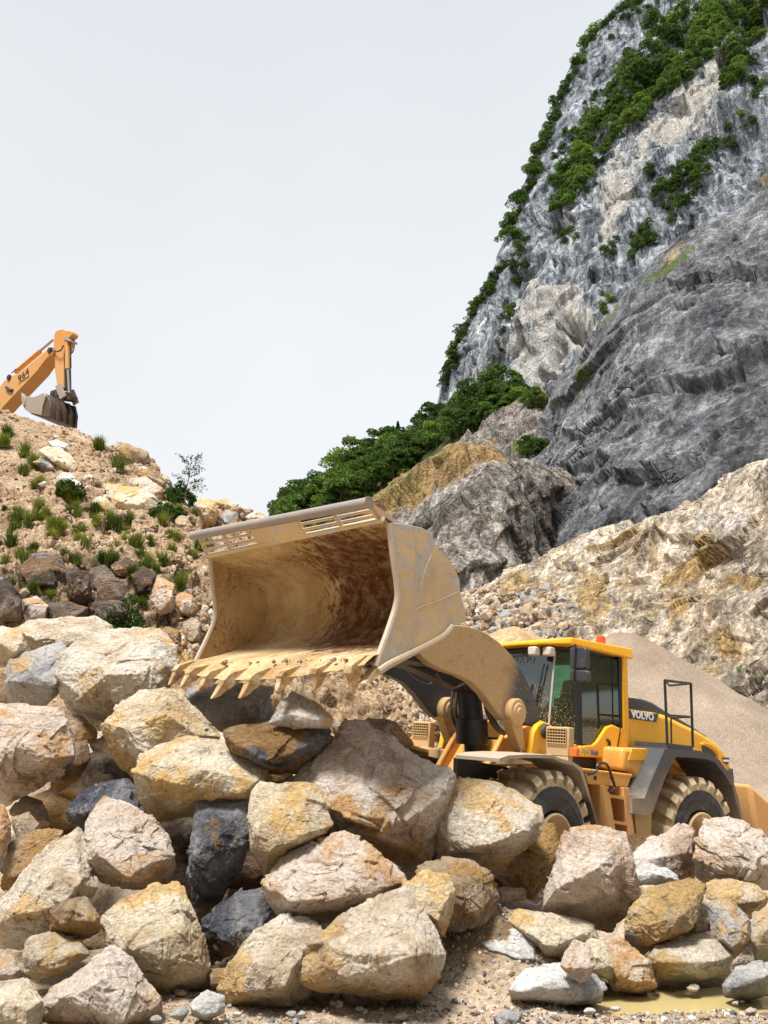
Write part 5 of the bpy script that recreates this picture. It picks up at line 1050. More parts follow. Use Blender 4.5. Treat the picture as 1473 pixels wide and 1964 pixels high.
def boulder(name, label, mat, Y, poly, sub=6, th=.75, cat='boulder', group=None, up=None, rough=1., seed=None, front=.62, chips=5, parent=None):
    rg = np.random.RandomState(seed if seed is not None else abs(hash((poly[0], len(poly)))) % 9999)
    a = np.array(poly, float); c2 = a.mean(0); area = .5*abs(np.dot(a[:, 0], np.roll(a[:, 1], 1))-np.dot(a[:, 1], np.roll(a[:, 0], 1)))
    C = P(c2[0], c2[1], Y); scale_ = C[1]*1.0/FPX; size = math.sqrt(area)*scale_*1.05; T = size*th
    w_, h_ = np.ptp(a[:, 0]), np.ptp(a[:, 1]); pts = []
    for x, y in a:
        v_ = (y-c2[1])/(h_*.5); pts.append(P(x, y, Y+T*(.38*max(0, -v_)**1.3+.40*max(0, v_)**1.5+rg.uniform(-.08, .08))))
    lean = rg.uniform(-.10, .10)
    sh = np.array(up, float) if up is not None else np.array([lean*w_, (.10+rg.uniform(-.08, .10))*h_])
    n_f = rg.randint(4, 6); ph = rg.uniform(0, 6.28); sq = np.array([1., .62])
    for k in range(n_f):
        i_ = int((k+ph)*len(a)/n_f) % len(a); q = c2+sh+(a[i_]-c2)*front*sq*rg.uniform(.75, 1.15); pts.append(P(q[0], q[1], Y-T*rg.uniform(.30, .55)))
    for k in range(5):
        i_ = int((k+ph)*len(a)/5) % len(a); q = c2+(a[i_]-c2)*.7-np.array([0, .05*h_]); pts.append(P(q[0], q[1], Y+T*rg.uniform(.45, .7)))
    pts = np.array(pts); C = pts.mean(0); C = .7*C+.3*P(c2[0], c2[1], Y)
    V, Fc = rock_shape(pts-C, size, sub, rg, rough, chips=chips)
    o = mesh_np(name, V, Fc, R_[mat], parent); o.location = C; setp(o, label, cat, group); return o

BL = [
 ('yellow', 9.3, [(-25, 1208), (5, 1202), (45, 1213), (54, 1240), (32, 1264), (15, 1278), (-30, 1285)], 'rounded yellow boulder cut by the left edge beside the topmost pale flat-topped boulder', 5),
 ('cream', 9.7, [(30, 1208), (60, 1190), (120, 1184), (180, 1183), (210, 1198), (220, 1216), (170, 1250), (110, 1270), (60, 1250)], 'long pale flat-topped boulder at the very top of the heap below the green bush', 6),
 ('grey', 9.1, [(8, 1300), (22, 1262), (62, 1256), (118, 1232), (135, 1250), (112, 1300), (112, 1330), (90, 1352), (20, 1348)], 'blue-grey boulder wedged under the pale flat-topped boulder at the upper left', 6),
 ('cream', 8.9, [(108, 1292), (125, 1250), (175, 1219), (250, 1216), (300, 1213), (330, 1240), (334, 1275), (325, 1312), (280, 1330), (235, 1360), (195, 1392), (150, 1372), (118, 1335)], 'big cream boulder with ochre top right of the blue-grey one at the upper left', 7),
 ('pink', 8.0, [(-35, 1400), (0, 1368), (60, 1358), (108, 1355), (126, 1385), (128, 1412), (146, 1448), (112, 1486), (60, 1515), (15, 1540), (-30, 1530)], 'large grey-pink slab with a dark smudge at the left edge halfway up the heap', 7),
 ('pink', 8.8, [(-10, 1350), (45, 1349), (78, 1362), (45, 1380), (-10, 1385)], 'low pinkish boulder peeping over the large grey-pink slab at the left edge', 5),
 ('brown', 8.9, [(118, 1366), (160, 1376), (188, 1402), (182, 1425), (140, 1426), (124, 1400)], 'small dark brown boulder above and right of the large grey-pink slab', 5),
 ('brown', 8.5, [(140, 1422), (168, 1420), (173, 1455), (152, 1490), (108, 1522), (96, 1500), (145, 1450)], 'narrow brown boulder tucked in right of the large grey-pink slab', 5),
 ('yellow', 8.1, [(200, 1386), (230, 1350), (268, 1326), (325, 1322), (350, 1338), (372, 1368), (428, 1415), (375, 1440), (300, 1452), (262, 1492), (238, 1468), (212, 1432), (198, 1405)], 'large rounded yellow boulder just below the left end of the bucket teeth', 7),
 ('yellow', 7.5, [(260, 1480), (275, 1448), (310, 1430), (360, 1417), (430, 1420), (472, 1442), (502, 1472), (515, 1500), (482, 1540), (430, 1560), (370, 1558), (300, 1572), (266, 1530)], 'wide ochre-topped boulder with a dark underside, in front of the rounded yellow one', 7),
 ('dark', 7.9, [(130, 1560), (150, 1522), (200, 1502), (240, 1494), (262, 1515), (280, 1555), (230, 1590), (190, 1600), (140, 1595)], 'blue-black boulder below the large grey-pink slab', 6),
 ('pink', 7.2, [(165, 1595), (178, 1560), (205, 1537), (232, 1542), (290, 1568), (322, 1602), (338, 1642), (326, 1690), (310, 1702), (268, 1703), (200, 1690), (164, 1665)], 'pale pink angular boulder with a rusty spot on top, in front of the blue-black one', 7),
 ('brown', 8.2, [(18, 1560), (50, 1525), (78, 1535), (100, 1580), (62, 1592)], 'dark brown boulder in the shade below the large grey-pink slab', 5),
 ('ochre', 7.8, [(20, 1568), (55, 1557), (75, 1580), (62, 1597), (35, 1615)], 'small tan block in front of the dark brown boulder at the left', 5),
 ('pink', 7.4, [(-30, 1540), (8, 1542), (21, 1580), (18, 1612), (0, 1650), (-30, 1640)], 'pinkish boulder cut by the left edge below the large grey-pink slab', 5),
 ('brown', 7.5, [(2, 1690), (15, 1622), (48, 1600), (90, 1586), (125, 1592), (110, 1630), (60, 1680), (18, 1712)], 'pinkish brown boulder lying behind the long slanting yellowish one', 6),
 ('cream', 7.0, [(-25, 1780), (0, 1735), (42, 1680), (100, 1620), (150, 1584), (164, 1602), (165, 1650), (182, 1705), (160, 1745), (110, 1765), (72, 1802), (30, 1825), (-20, 1800)], 'long slanting yellowish boulder reaching down to the left edge', 7),
 ('brown', 6.7, [(90, 1742), (122, 1706), (165, 1726), (190, 1760), (190, 1790), (150, 1802), (100, 1782)], 'small half blue half ochre boulder leaning on the long slanting one', 6),
 ('yellow', 6.7, [(195, 1765), (228, 1732), (300, 1696), (342, 1692), (362, 1732), (382, 1782), (398, 1850), (394, 1890), (370, 1906), (312, 1922), (250, 1862), (206, 1812)], 'big yellow boulder with white veins on its top, low in the heap at the left', 7),
 ('dark', 7.2, [(358, 1680), (368, 1600), (378, 1545), (420, 1529), (481, 1536), (479, 1600), (466, 1662), (430, 1712), (405, 1746), (370, 1732)], 'tall black upright boulder in the middle of the heap', 7),
 ('yellow', 7.0, [(481, 1565), (488, 1522), (510, 1501), (560, 1510), (600, 1501), (622, 1532), (640, 1582), (602, 1616), (545, 1650), (510, 1679), (485, 1630)], 'five-sided yellow boulder right of the tall black one', 7),
 ('dark', 7.0, [(384, 1765), (430, 1728), (462, 1708), (502, 1704), (516, 1745), (500, 1790), (450, 1822), (402, 1845), (384, 1795)], 'dark boulder with rusty underside below the tall black one', 6),
 ('pink', 6.8, [(514, 1692), (545, 1652), (600, 1612), (660, 1600), (722, 1630), (762, 1660), (782, 1692), (742, 1722), (680, 1742), (600, 1782), (540, 1752), (524, 1722)], 'pale pink rough-broken boulder below the five-sided yellow one', 7),
 ('pink', 7.5, [(568, 1492), (620, 1430), (660, 1392), (700, 1398), (790, 1438), (840, 1470), (867, 1496), (846, 1562), (832, 1612), (824, 1652), (772, 1656), (700, 1622), (640, 1572), (600, 1512)], 'huge slanting pinkish boulder with a rusty shaded underside, in front of the machine nose', 7),
 ('grey', 9.0, [(350, 1325), (400, 1312), (470, 1310), (520, 1318), (522, 1378), (480, 1398), (425, 1402), (370, 1362)], 'grey boulder in the shadow right under the bucket teeth', 6),
 ('white', 7.35, [(516, 1388), (540, 1345), (562, 1327), (610, 1350), (640, 1378), (634, 1394), (570, 1396)], 'white pointed block lying on the dark slab under the bucket', 6),
 ('dark', 7.45, [(424, 1402), (470, 1392), (523, 1386), (630, 1388), (638, 1402), (602, 1440), (572, 1482), (510, 1478), (440, 1438)], 'dark brown slab carrying the white pointed block', 6),
 ('brown', 8.0, [(508, 1474), (560, 1484), (562, 1512), (522, 1502)], 'small brown stone in the gap below the dark slab', 5),
 ('cream', 9.6, [(638, 1390), (668, 1380), (702, 1392), (690, 1420), (645, 1425)], 'small cream block behind the top of the huge slanting boulder', 5),
 ('pink', 9.2, [(688, 1385), (702, 1376), (745, 1395), (755, 1380), (790, 1425), (770, 1440), (720, 1425)], 'pale angular block behind the huge slanting boulder, left of the far headlight', 6),
 ('cream', 7.6, [(835, 1602), (848, 1552), (866, 1512), (890, 1489), (960, 1504), (1030, 1550), (1036, 1576), (1026, 1602), (986, 1642), (958, 1672), (910, 1662), (834, 1636)], 'large cream boulder covering the lower part of the front wheel', 7),
 ('brown', 8.0, [(985, 1655), (1035, 1572), (1060, 1590), (1076, 1627), (1052, 1682), (1020, 1726), (985, 1712), (955, 1672)], 'brown shaded boulder behind the large cream one at the front wheel', 6),
 ('brown', 6.95, [(802, 1662), (850, 1650), (900, 1654), (946, 1680), (956, 1712), (941, 1752), (944, 1785), (900, 1800), (860, 1800), (830, 1740)], 'rough grey-brown boulder below the large cream one', 7),
 ('yellow', 6.55, [(772, 1702), (812, 1672), (858, 1674), (874, 1706), (869, 1748), (850, 1795), (815, 1770)], 'yellow boulder between the big foreground boulder and the rough grey-brown one', 6),
 ('cream', 6.2, [(568, 1868), (598, 1802), (650, 1757), (720, 1730), (775, 1702), (815, 1745), (834, 1790), (849, 1832), (842, 1872), (802, 1906), (740, 1912), (620, 1902), (578, 1892)], 'big smooth cream and orange boulder at the bottom centre of the heap', 7),
 ('cream', 6.4, [(424, 1892), (440, 1850), (490, 1790), (556, 1751), (600, 1765), (618, 1797), (600, 1850), (590, 1912), (560, 1932), (500, 1952), (440, 1934)], 'grey-flecked cream boulder left of the big one at the bottom centre', 7),
 ('pink', 6.1, [(70, 1990), (85, 1930), (112, 1890), (190, 1830), (216, 1814), (252, 1840), (262, 1872), (312, 1922), (305, 1964), (280, 1990)], 'pink-grey boulder with a peaked top at the bottom left', 7),
 ('ochre', 6.6, [(45, 1835), (55, 1802), (100, 1785), (150, 1804), (166, 1832), (130, 1862), (70, 1884), (48, 1865)], 'small ochre-grey boulder above the peaked one at the bottom left', 6),
 ('yellow', 5.9, [(-40, 1890), (50, 1878), (78, 1922), (80, 1990), (-40, 1990)], 'yellow block in the bottom left corner', 6),
 ('pink', 6.5, [(-10, 1855), (20, 1831), (40, 1860), (34, 1880), (-10, 1880)], 'little pink stone above the yellow block in the bottom left corner', 5),
 ('white', 6.0, [(364, 1925), (398, 1899), (430, 1910), (431, 1942), (395, 1960), (370, 1948)], 'small white stone on the ground in front of the big yellow boulder', 5),
 ('grey', 5.95, [(322, 1948), (355, 1925), (362, 1940), (350, 1960)], 'little grey stone left of the small white stone', 4),
 ('brown', 6.7, [(398, 1862), (442, 1854), (432, 1892), (404, 1902)], 'small brown stone in the gap right of the big yellow boulder', 5),
 # right half
 ('pink', 7.2, [(1044, 1742), (1060, 1690), (1085, 1642), (1078, 1602), (1120, 1584), (1160, 1590), (1197, 1602), (1206, 1652), (1211, 1722), (1200, 1762), (1170, 1787), (1100, 1767)], 'big pale pink boulder standing in front of the ladder', 7),
 ('pink', 8.0, [(1204, 1645), (1240, 1610), (1310, 1580), (1336, 1588), (1331, 1652), (1326, 1694), (1290, 1700), (1250, 1675), (1212, 1658)], 'pinkish boulder with a dark cleft in front of the rear fender', 6),
 ('pink', 7.7, [(1330, 1642), (1344, 1592), (1362, 1575), (1420, 1577), (1464, 1590), (1490, 1640), (1480, 1700), (1440, 1706), (1370, 1694), (1336, 1690)], 'big rough boulder hiding the rear wheel at the right edge', 7),
 ('white', 7.6, [(1204, 1672), (1238, 1652), (1280, 1668), (1306, 1690), (1262, 1704), (1210, 1706)], 'low white boulder right of the big pale pink one', 6),
 ('cream', 7.35, [(1203, 1702), (1255, 1698), (1275, 1706), (1240, 1740), (1208, 1755)], 'tan boulder underneath the low white one', 5),
 ('ochre', 7.0, [(1199, 1785), (1210, 1742), (1250, 1702), (1320, 1687), (1346, 1704), (1341, 1752), (1290, 1802), (1236, 1829), (1202, 1805)], 'slanting ochre slab right of the big pale pink boulder', 7),
 ('cream', 7.3, [(1354, 1692), (1400, 1684), (1450, 1698), (1472, 1722), (1442, 1762), (1400, 1742), (1360, 1722)], 'cream boulder with a rusty top below the big rough one at the right', 6),
 ('ochre', 7.2, [(1330, 1722), (1374, 1738), (1370, 1782), (1330, 1790), (1310, 1770)], 'small tan boulder between the slanting ochre slab and the grey one', 5),
 ('grey', 6.95, [(1358, 1730), (1398, 1722), (1434, 1762), (1441, 1802), (1402, 1842), (1366, 1800)], 'grey boulder with a smooth flank near the right edge', 6),
 ('grey', 6.9, [(1443, 1755), (1480, 1732), (1510, 1780), (1500, 1842), (1450, 1842), (1440, 1800)], 'dark grey boulder cut by the right edge', 6),
 ('ochre', 6.85, [(1244, 1838), (1262, 1815), (1300, 1800), (1380, 1804), (1402, 1832), (1396, 1872), (1340, 1882), (1262, 1878)], 'flat wet ochre boulder at the back of the puddle', 6),
 ('yellow', 6.95, [(980, 1768), (990, 1745), (1060, 1754), (1140, 1774), (1152, 1802), (1150, 1830), (1080, 1848), (1040, 1842), (1002, 1792)], 'long yellow slab lying below the big pale pink boulder', 6),
 ('yellow', 6.7, [(1085, 1830), (1130, 1800), (1152, 1802), (1192, 1852), (1187, 1884), (1140, 1866)], 'narrow yellow wedge at the end of the long yellow slab', 6),
 ('pink', 6.75, [(1148, 1806), (1200, 1805), (1240, 1840), (1259, 1892), (1222, 1908), (1180, 1902), (1165, 1870)], 'pinkish boulder at the left end of the puddle', 6),
 ('pink', 6.25, [(1074, 1850), (1100, 1801), (1130, 1812), (1144, 1850), (1120, 1886), (1094, 1876)], 'small upright stone balanced on the flat white boulder', 6),
 ('white', 6.4, [(973, 1895), (1008, 1857), (1080, 1846), (1142, 1870), (1162, 1900), (1156, 1925), (1060, 1932), (995, 1926)], 'flat white boulder in the foreground left of the puddle', 6),
 ('white', 6.9, [(900, 1795), (945, 1783), (985, 1778), (1020, 1800), (1036, 1846), (1000, 1856), (940, 1840)], 'pale boulder half buried in the brown gravel hump', 6),
 ('grey', 6.55, [(1384, 1892), (1410, 1855), (1450, 1845), (1490, 1848), (1500, 1905), (1430, 1918), (1390, 1910)], 'low grey boulder at the right end of the puddle', 6),
 ('brown', 7.6, [(953, 1702), (1010, 1704), (1006, 1726), (960, 1732)], 'small dark stone in the gap left of the big pale pink boulder', 5),
 ('grey', 6.0, [(948, 1950), (970, 1936), (1002, 1940), (995, 1975), (950, 1975)], 'small grey stone at the bottom edge below the flat white boulder', 5),
 ('grey', 8.6, [(640, 1478), (600, 1475), (560, 1500), (590, 1530), (640, 1520)], 'grey boulder lost in the dark gap left of the huge slanting one', 5),
]
for i, (mt_, Y, poly, lab, sub) in enumerate(BL):
    c_ = np.mean(poly, 0); poly = [tuple(c_+(np.array(p_)-c_)*1.05) for p_ in poly]
    boulder('boulder', lab, mt_, Y, poly, sub, seed=100+i, group='quarry boulders heaped in front of the machine', rough=1.25 if mt_ in ('pink', 'dark', 'brown') else .95)
# boulders lying deep in the gaps, their shade put into darker rock colours
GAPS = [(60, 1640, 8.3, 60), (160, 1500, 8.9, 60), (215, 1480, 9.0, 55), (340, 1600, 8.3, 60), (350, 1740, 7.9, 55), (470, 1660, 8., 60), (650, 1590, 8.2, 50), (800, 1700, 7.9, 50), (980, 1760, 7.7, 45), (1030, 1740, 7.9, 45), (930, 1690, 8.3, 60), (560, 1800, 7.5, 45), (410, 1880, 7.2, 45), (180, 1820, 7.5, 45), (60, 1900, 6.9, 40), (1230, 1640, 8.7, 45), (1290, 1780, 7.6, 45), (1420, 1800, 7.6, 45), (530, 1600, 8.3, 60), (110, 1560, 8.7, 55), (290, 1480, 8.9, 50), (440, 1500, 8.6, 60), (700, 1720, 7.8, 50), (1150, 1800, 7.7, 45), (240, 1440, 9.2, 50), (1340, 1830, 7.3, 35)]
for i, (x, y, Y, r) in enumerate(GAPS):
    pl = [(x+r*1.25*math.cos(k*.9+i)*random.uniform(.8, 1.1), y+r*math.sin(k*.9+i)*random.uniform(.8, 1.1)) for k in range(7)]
    boulder('boulder', 'boulder coloured dark for the shade, lying deep in the gaps between the big boulders of the heap', ('umber', 'brown', 'umber')[i % 3], Y+.7, pl, 5, seed=400+i, group='boulders deep in the gaps of the heap')

SM = [(30, 1862, 7), (345, 1905, 10), (640, 1925, 8), (690, 1935, 6), (870, 1905, 9), (300, 1955, 9), (905, 1930, 6), (455, 1945, 7), (830, 1925, 7), (960, 1850, 8), (930, 1870, 6), (1180, 1935, 8), (1230, 1945, 6), (1350, 1950, 9), (1440, 1940, 10), (1060, 1945, 7), (735, 1920, 8), (1000, 1870, 7), (880, 1850, 6), (905, 1815, 8), (1330, 1895, 9), (560, 1945, 8), (1410, 1925, 6), (1130, 1940, 9), (770, 1950, 10)]
for i, (x, y, r) in enumerate(SM):
    d_ = ray(x, y); k_ = -1.72/d_[2]; Y = d_[1]*k_; pl = [(x+r*1.5*math.cos(k*1.05+i)*random.uniform(.7, 1.15), y+r*math.sin(k*1.05+i)*random.uniform(.7, 1.1)) for k in range(6)]
    boulder('stone', 'small broken stone lying loose on the gravelly ground in the foreground', ('cream', 'grey', 'pink', 'white')[i % 4], Y, pl, 4, seed=600+i, cat='stone', group='small broken stones on the foreground ground')
# ------------------------------------------------------------------ rocks on the left hill and behind the bucket
HR = [
 ('yellow', 'hill', [(76, 865), (92, 856), (118, 860), (138, 875), (149, 893), (149, 914), (140, 908), (118, 905), (95, 885)], 'pale yellow slab leaning on the scree below the excavator', 1.),
 ('white', 'hill', [(92, 846), (108, 843), (130, 852), (142, 868), (125, 870), (104, 858)], 'white slab just above the pale yellow one on the scree', 1.),
 ('grey', 'hill', [(60, 886), (78, 878), (100, 890), (106, 904), (88, 902)], 'bluish flat stone left of the pale yellow slab on the scree', 1.),
 ('white', 'hill', [(102, 925), (118, 905), (134, 906), (158, 930), (158, 945), (140, 942), (116, 934)], 'white boulder with a dark underside below the pale yellow slab', 1.),
 ('yellow', 'hill', [(200, 948), (203, 932), (218, 928), (262, 934), (294, 950), (314, 978), (306, 988), (282, 992), (250, 978), (214, 962)], 'largest long yellow block halfway down the scree', 1.),
 ('cream', 'hill', [(176, 962), (190, 951), (205, 956), (224, 975), (232, 998), (220, 994), (200, 976)], 'narrow cream block to the lower left of the longest yellow one', 1.),
 ('pink', 'hill', [(246, 930), (255, 914), (280, 914), (312, 936), (316, 958), (300, 965), (270, 945)], 'pinkish block behind the longest yellow one', 1.),
 ('brown', 'hill', [(256, 908), (276, 899), (300, 908), (318, 925), (317, 950), (300, 938), (284, 920)], 'dark brown crag on the scree above the pinkish block', 1.),
 ('grey', 'hill', [(306, 972), (312, 961), (328, 964), (337, 984), (332, 994), (316, 986)], 'small grey boulder right of the longest yellow block', 1.),
 ('grey', 'hill', [(334, 1000), (344, 989), (360, 992), (368, 1008), (358, 1025), (340, 1024)], 'grey cracked boulder near the right end of the scree', 1.),
 ('brown', 'hill', [(206, 850), (222, 846), (250, 852), (285, 868), (290, 885), (272, 900), (252, 888), (225, 866)], 'long brown crag breaking the skyline right of the excavator', 1.),
 ('ochre', 'hill', [(310, 912), (318, 908), (330, 925), (328, 935), (316, 925)], 'small yellow stone on the skyline left of the young tree', 1.),
 ('pink', 'hill', [(330, 1150), (345, 1135), (368, 1140), (378, 1165), (366, 1185), (340, 1180)], 'pink-grey boulder just left of the bucket side', 1.),
 ('brown', 'hill', [(350, 1195), (366, 1182), (384, 1190), (386, 1225), (368, 1240), (352, 1225)], 'brown boulder below the pink-grey one left of the bucket side', 1.),
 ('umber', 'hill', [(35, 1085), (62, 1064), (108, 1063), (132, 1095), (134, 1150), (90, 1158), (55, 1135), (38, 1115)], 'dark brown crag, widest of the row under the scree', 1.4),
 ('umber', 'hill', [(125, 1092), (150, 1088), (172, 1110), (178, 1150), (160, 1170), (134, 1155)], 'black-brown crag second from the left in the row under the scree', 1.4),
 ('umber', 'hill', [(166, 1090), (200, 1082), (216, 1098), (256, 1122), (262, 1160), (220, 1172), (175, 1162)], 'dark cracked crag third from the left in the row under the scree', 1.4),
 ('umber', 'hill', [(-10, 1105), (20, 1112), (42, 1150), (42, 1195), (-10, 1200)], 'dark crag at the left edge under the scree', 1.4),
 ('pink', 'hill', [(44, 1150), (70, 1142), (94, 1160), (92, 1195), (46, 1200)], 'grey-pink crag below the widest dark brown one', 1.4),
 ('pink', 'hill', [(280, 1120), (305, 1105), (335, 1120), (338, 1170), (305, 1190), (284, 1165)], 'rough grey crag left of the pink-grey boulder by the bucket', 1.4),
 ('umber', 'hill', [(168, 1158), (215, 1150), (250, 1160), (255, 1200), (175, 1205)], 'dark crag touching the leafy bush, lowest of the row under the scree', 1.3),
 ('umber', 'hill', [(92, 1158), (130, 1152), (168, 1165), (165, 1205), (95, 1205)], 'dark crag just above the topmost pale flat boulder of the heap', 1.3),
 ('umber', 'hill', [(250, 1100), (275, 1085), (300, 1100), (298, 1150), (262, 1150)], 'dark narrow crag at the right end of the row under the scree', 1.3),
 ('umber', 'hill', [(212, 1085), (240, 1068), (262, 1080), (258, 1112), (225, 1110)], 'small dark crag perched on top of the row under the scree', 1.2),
 ('cream', 'hill', [(372, 968), (388, 955), (412, 958), (420, 985), (412, 1010), (390, 1005)], 'tan rock at the left end of the stony ridge behind the bucket', 1.),
 ('grey', 'hill', [(424, 990), (438, 976), (456, 984), (458, 1012), (436, 1018)], 'grey rock in the middle of the stony ridge behind the bucket', 1.),
 ('cream', 'hill', [(410, 962), (432, 956), (458, 966), (455, 985), (430, 980)], 'tan rock on the crest of the stony ridge behind the bucket', 1.),
 ('cream', 'hill', [(458, 990), (475, 980), (500, 982), (520, 995), (515, 1008), (475, 1008)], 'low tan rock at the right end of the stony ridge behind the bucket', 1.),
 ('brown', 'hill', [(300, 1215), (320, 1200), (345, 1210), (350, 1240), (325, 1250)], 'small brown rock right of the leafy bush above the heap', 1.),
 ('grey', 'rubble_slope', [(838, 1398), (852, 1388), (872, 1400), (866, 1420), (846, 1418)], 'white-grey rock behind the far headlight', 1.),
 ('cream', 'rubble_slope', [(868, 1405), (886, 1402), (896, 1425), (880, 1435)], 'small grey rock seen past the far lift cylinder', 1.),
]
for i, (mt_, surf, poly, lab, thk) in enumerate(HR):
    c = np.mean(poly, 0); p, nn = hit(surf, c[0], c[1]+6)
    if p is None: p, nn = hit(surf, c[0], c[1]+25)
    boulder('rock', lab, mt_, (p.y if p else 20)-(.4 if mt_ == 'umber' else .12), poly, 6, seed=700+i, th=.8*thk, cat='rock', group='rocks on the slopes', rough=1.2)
for i in range(12):                     # rocks at the foot of the pale slope and round the earth pile
    x = random.uniform(880, 1040); y = 1140+(x-880)*.25+random.uniform(0, 70); p, nn = hit('quarry_slope', x, y)
    if p is None: continue
    r = random.uniform(3, 7.5); pl = [(x+r*1.3*math.cos(k*1.05)*random.uniform(.8, 1.1), y+r*math.sin(k*1.05)*random.uniform(.8, 1.1)) for k in range(6)]
    boulder('rock', 'pale rock in the rubble between the bucket and the foot of the pale slope', random.choice(['cream', 'brown', 'pink', 'grey']), p.y-.3, pl, 4, seed=900+i, cat='rock', group='rocks at the foot of the pale slope')

# ------------------------------------------------------------------ loose stones (uncountable)
def stones(name, label, cat, spots, mats, ico_sub=2):
    rg = np.random.RandomState(5); bm = bmesh.new(); bmesh.ops.create_icosphere(bm, subdivisions=1, radius=1); D = np.array([v.co[:] for v in bm.verts]); Fc = np.array([[v.index for v in f.verts] for f in bm.faces]); bm.free()
    n_ = len(spots); S = np.array([s[0] for s in spots]); R = np.array([s[1] for s in spots])
    V = np.repeat(D[None], n_, 0)*rg.uniform(.6, 1.15, (n_, len(D), 1)); V *= rg.uniform(.55, 1.25, (n_, 1, 3))
    a = rg.uniform(0, 6.28, n_); c, s = np.cos(a), np.sin(a); X = V[..., 0]*c[:, None]-V[..., 1]*s[:, None]; Yv = V[..., 0]*s[:, None]+V[..., 1]*c[:, None]
    b = rg.uniform(-.6, .6, n_); c, s = np.cos(b), np.sin(b); X2 = X*c[:, None]-V[..., 2]*s[:, None]; Z = X*s[:, None]+V[..., 2]*c[:, None]
    V = np.stack([X2, Yv, Z], -1)*R[:, None, None]+S[:, None, :]
    F2 = (Fc[None]+(np.arange(n_)*len(D))[:, None, None]).reshape(-1, 3); mi = np.repeat(rg.randint(0, len(mats), n_), len(Fc))
    o = mesh_np(name, V.reshape(-1, 3), F2, mats, smooth=False, mi=mi); setp(o, label, cat, kind='stuff'); return o
def peb(name, c): M_ = Mat(name); v = M_.coord(rnd=False); return M_.done(M_.mix(1., c, M_.ramp(M_.noise(v, 30, 5, .7), [(.3, .6), (.7, 1.3)]), 'MULTIPLY'), .85, M_.bump(M_.noise(v, 40, 5, .7), .5, .01), spec=.2)
PB = [peb('pebble_tan', (.42, .32, .22)), peb('pebble_cream', (.60, .54, .46)), peb('pebble_brown', (.26, .18, .12)), peb('pebble_grey', (.30, .29, .29)), peb('pebble_dark', (.12, .12, .13))]
rg = np.random.RandomState(3); sp_ = []
for k in range(15000):
    y = 5.6+2.4*rg.rand()**1.3; x = rg.uniform(-1.7, 4.2)*(y/6.8)
    d = gn(np.array([[x*1.2, y*1.2, 3.]]))[0]
    dens = .35+.9*d+(.8 if (x > .9 and y < 6.4) else 0)+(.3 if abs(x-.8) < .7 else 0)
    if rg.rand() > dens: continue
    if abs(x-2.3) < .85 and 6.5 < y < 7.1: continue
    r = .006+.013*rg.rand()**2.5+(.02 if rg.rand() < .02 else 0); sp_.append(((x, y, gz(x, y)+.03*0+r*.3), r))
GB = BVHTree.FromPolygons([Vector(v.co) for v in ground_o.data.vertices], [tuple(p.vertices) for p in ground_o.data.polygons])
def drop(x, y): r = GB.ray_cast(Vector((x, y, 8)), Vector((0, 0, -1))); return r[0].z if r[0] else gz(x, y)
sp_ = [((x, y, drop(x, y)+r*.35), r) for ((x, y, z_), r) in sp_]
stones('gravel', 'loose grey and tan gravel strewn over the ground in the foreground', 'gravel', sp_, PB)
def surf_stones(surf, n_, area, rmin, rmax, dens=None):
    out = []
    for k in range(n_):
        x = rg.uniform(area[0], area[2]); y = rg.uniform(area[1], area[3])
        if dens is not None and rg.rand() > dens(x, y): continue
        p, nn = hit(surf, x, y)
        if p is None: continue
        r = (rmin+(rmax-rmin)*rg.rand()**3)*(.6+.4*p.length/20); out.append((tuple(p), r))
    return out
sp_ = surf_stones('hill', 9000, (-20, 740, 620, 1260), .02, .13, lambda x, y: (.4+.5*math.exp(-((x-200)**2+(y-870)**2)/7000)+.4*(x > 330))*(0.15 if (y > 1060 and x < 330) else 1))
stones('scree', 'tan and cream scree covering the left hill', 'scree', sp_, [PB[0], PB[0], PB[1], PB[2], PB[0]])
sp_ = surf_stones('rubble_slope', 1800, (540, 1260, 900, 1460), .02, .10); stones('rubble', 'brown rubble on the slope seen below the bucket', 'rubble', sp_, [PB[0], PB[2], PB[2]])
sp_ = surf_stones('quarry_slope', 800, (860, 1125, 1080, 1260), .04, .32); stones('rubble', 'pale rubble at the foot of the pale quarry slope behind the cab', 'rubble', sp_, [PB[0], PB[0], PB[3], PB[2]])
# crumbs of earth in the bucket
sp_ = []
for k in range(420):
    y = rg.uniform(-.6, 1.42); t = rg.rand()**.6*.75+.05
    if rg.rand() > .25+.75*max(0, y)/1.4: continue
    x = 4.86-t*.62; z_ = 2.42+max(0, (4.7-x))*.335+.0; q_ = LM@(FR@np.array([x, y, z_+.01]))+LT; sp_.append((tuple(q_), .008+.035*rg.rand()**3))
stones('soil_crumbs', 'crumbs of brown earth and stones left on the bucket floor', 'earth', sp_, [PB[2], PB[0], PB[2]])

# puddle
Mw = Mat('muddy_water'); v = Mw.coord(rnd=False); M_water = Mw.done(Mw.mix(Mw.noise(v, 1.5, 3), (.42, .33, .14), (.52, .42, .20)), .06, Mw.bump(Mw.noise(v, 6, 3), .03, .02), spec=.6)
th = np.linspace(0, 2*math.pi, 61)[:-1]; pc = P(1290, 1905, 6.75); zc = -1.792
pts = [(2.45+1.35*math.cos(t)*(1+.18*math.sin(3*t+1)+.1*math.sin(5*t)), 6.62+.42*math.sin(t)*(1+.2*math.sin(2*t)), zc) for t in th]
pud = mesh_np('puddle', [(2.42, 6.62, zc)]+pts, [(0, i+1, (i+1) % 60+1) for i in range(60)], M_water); pud['kind'] = 'structure'

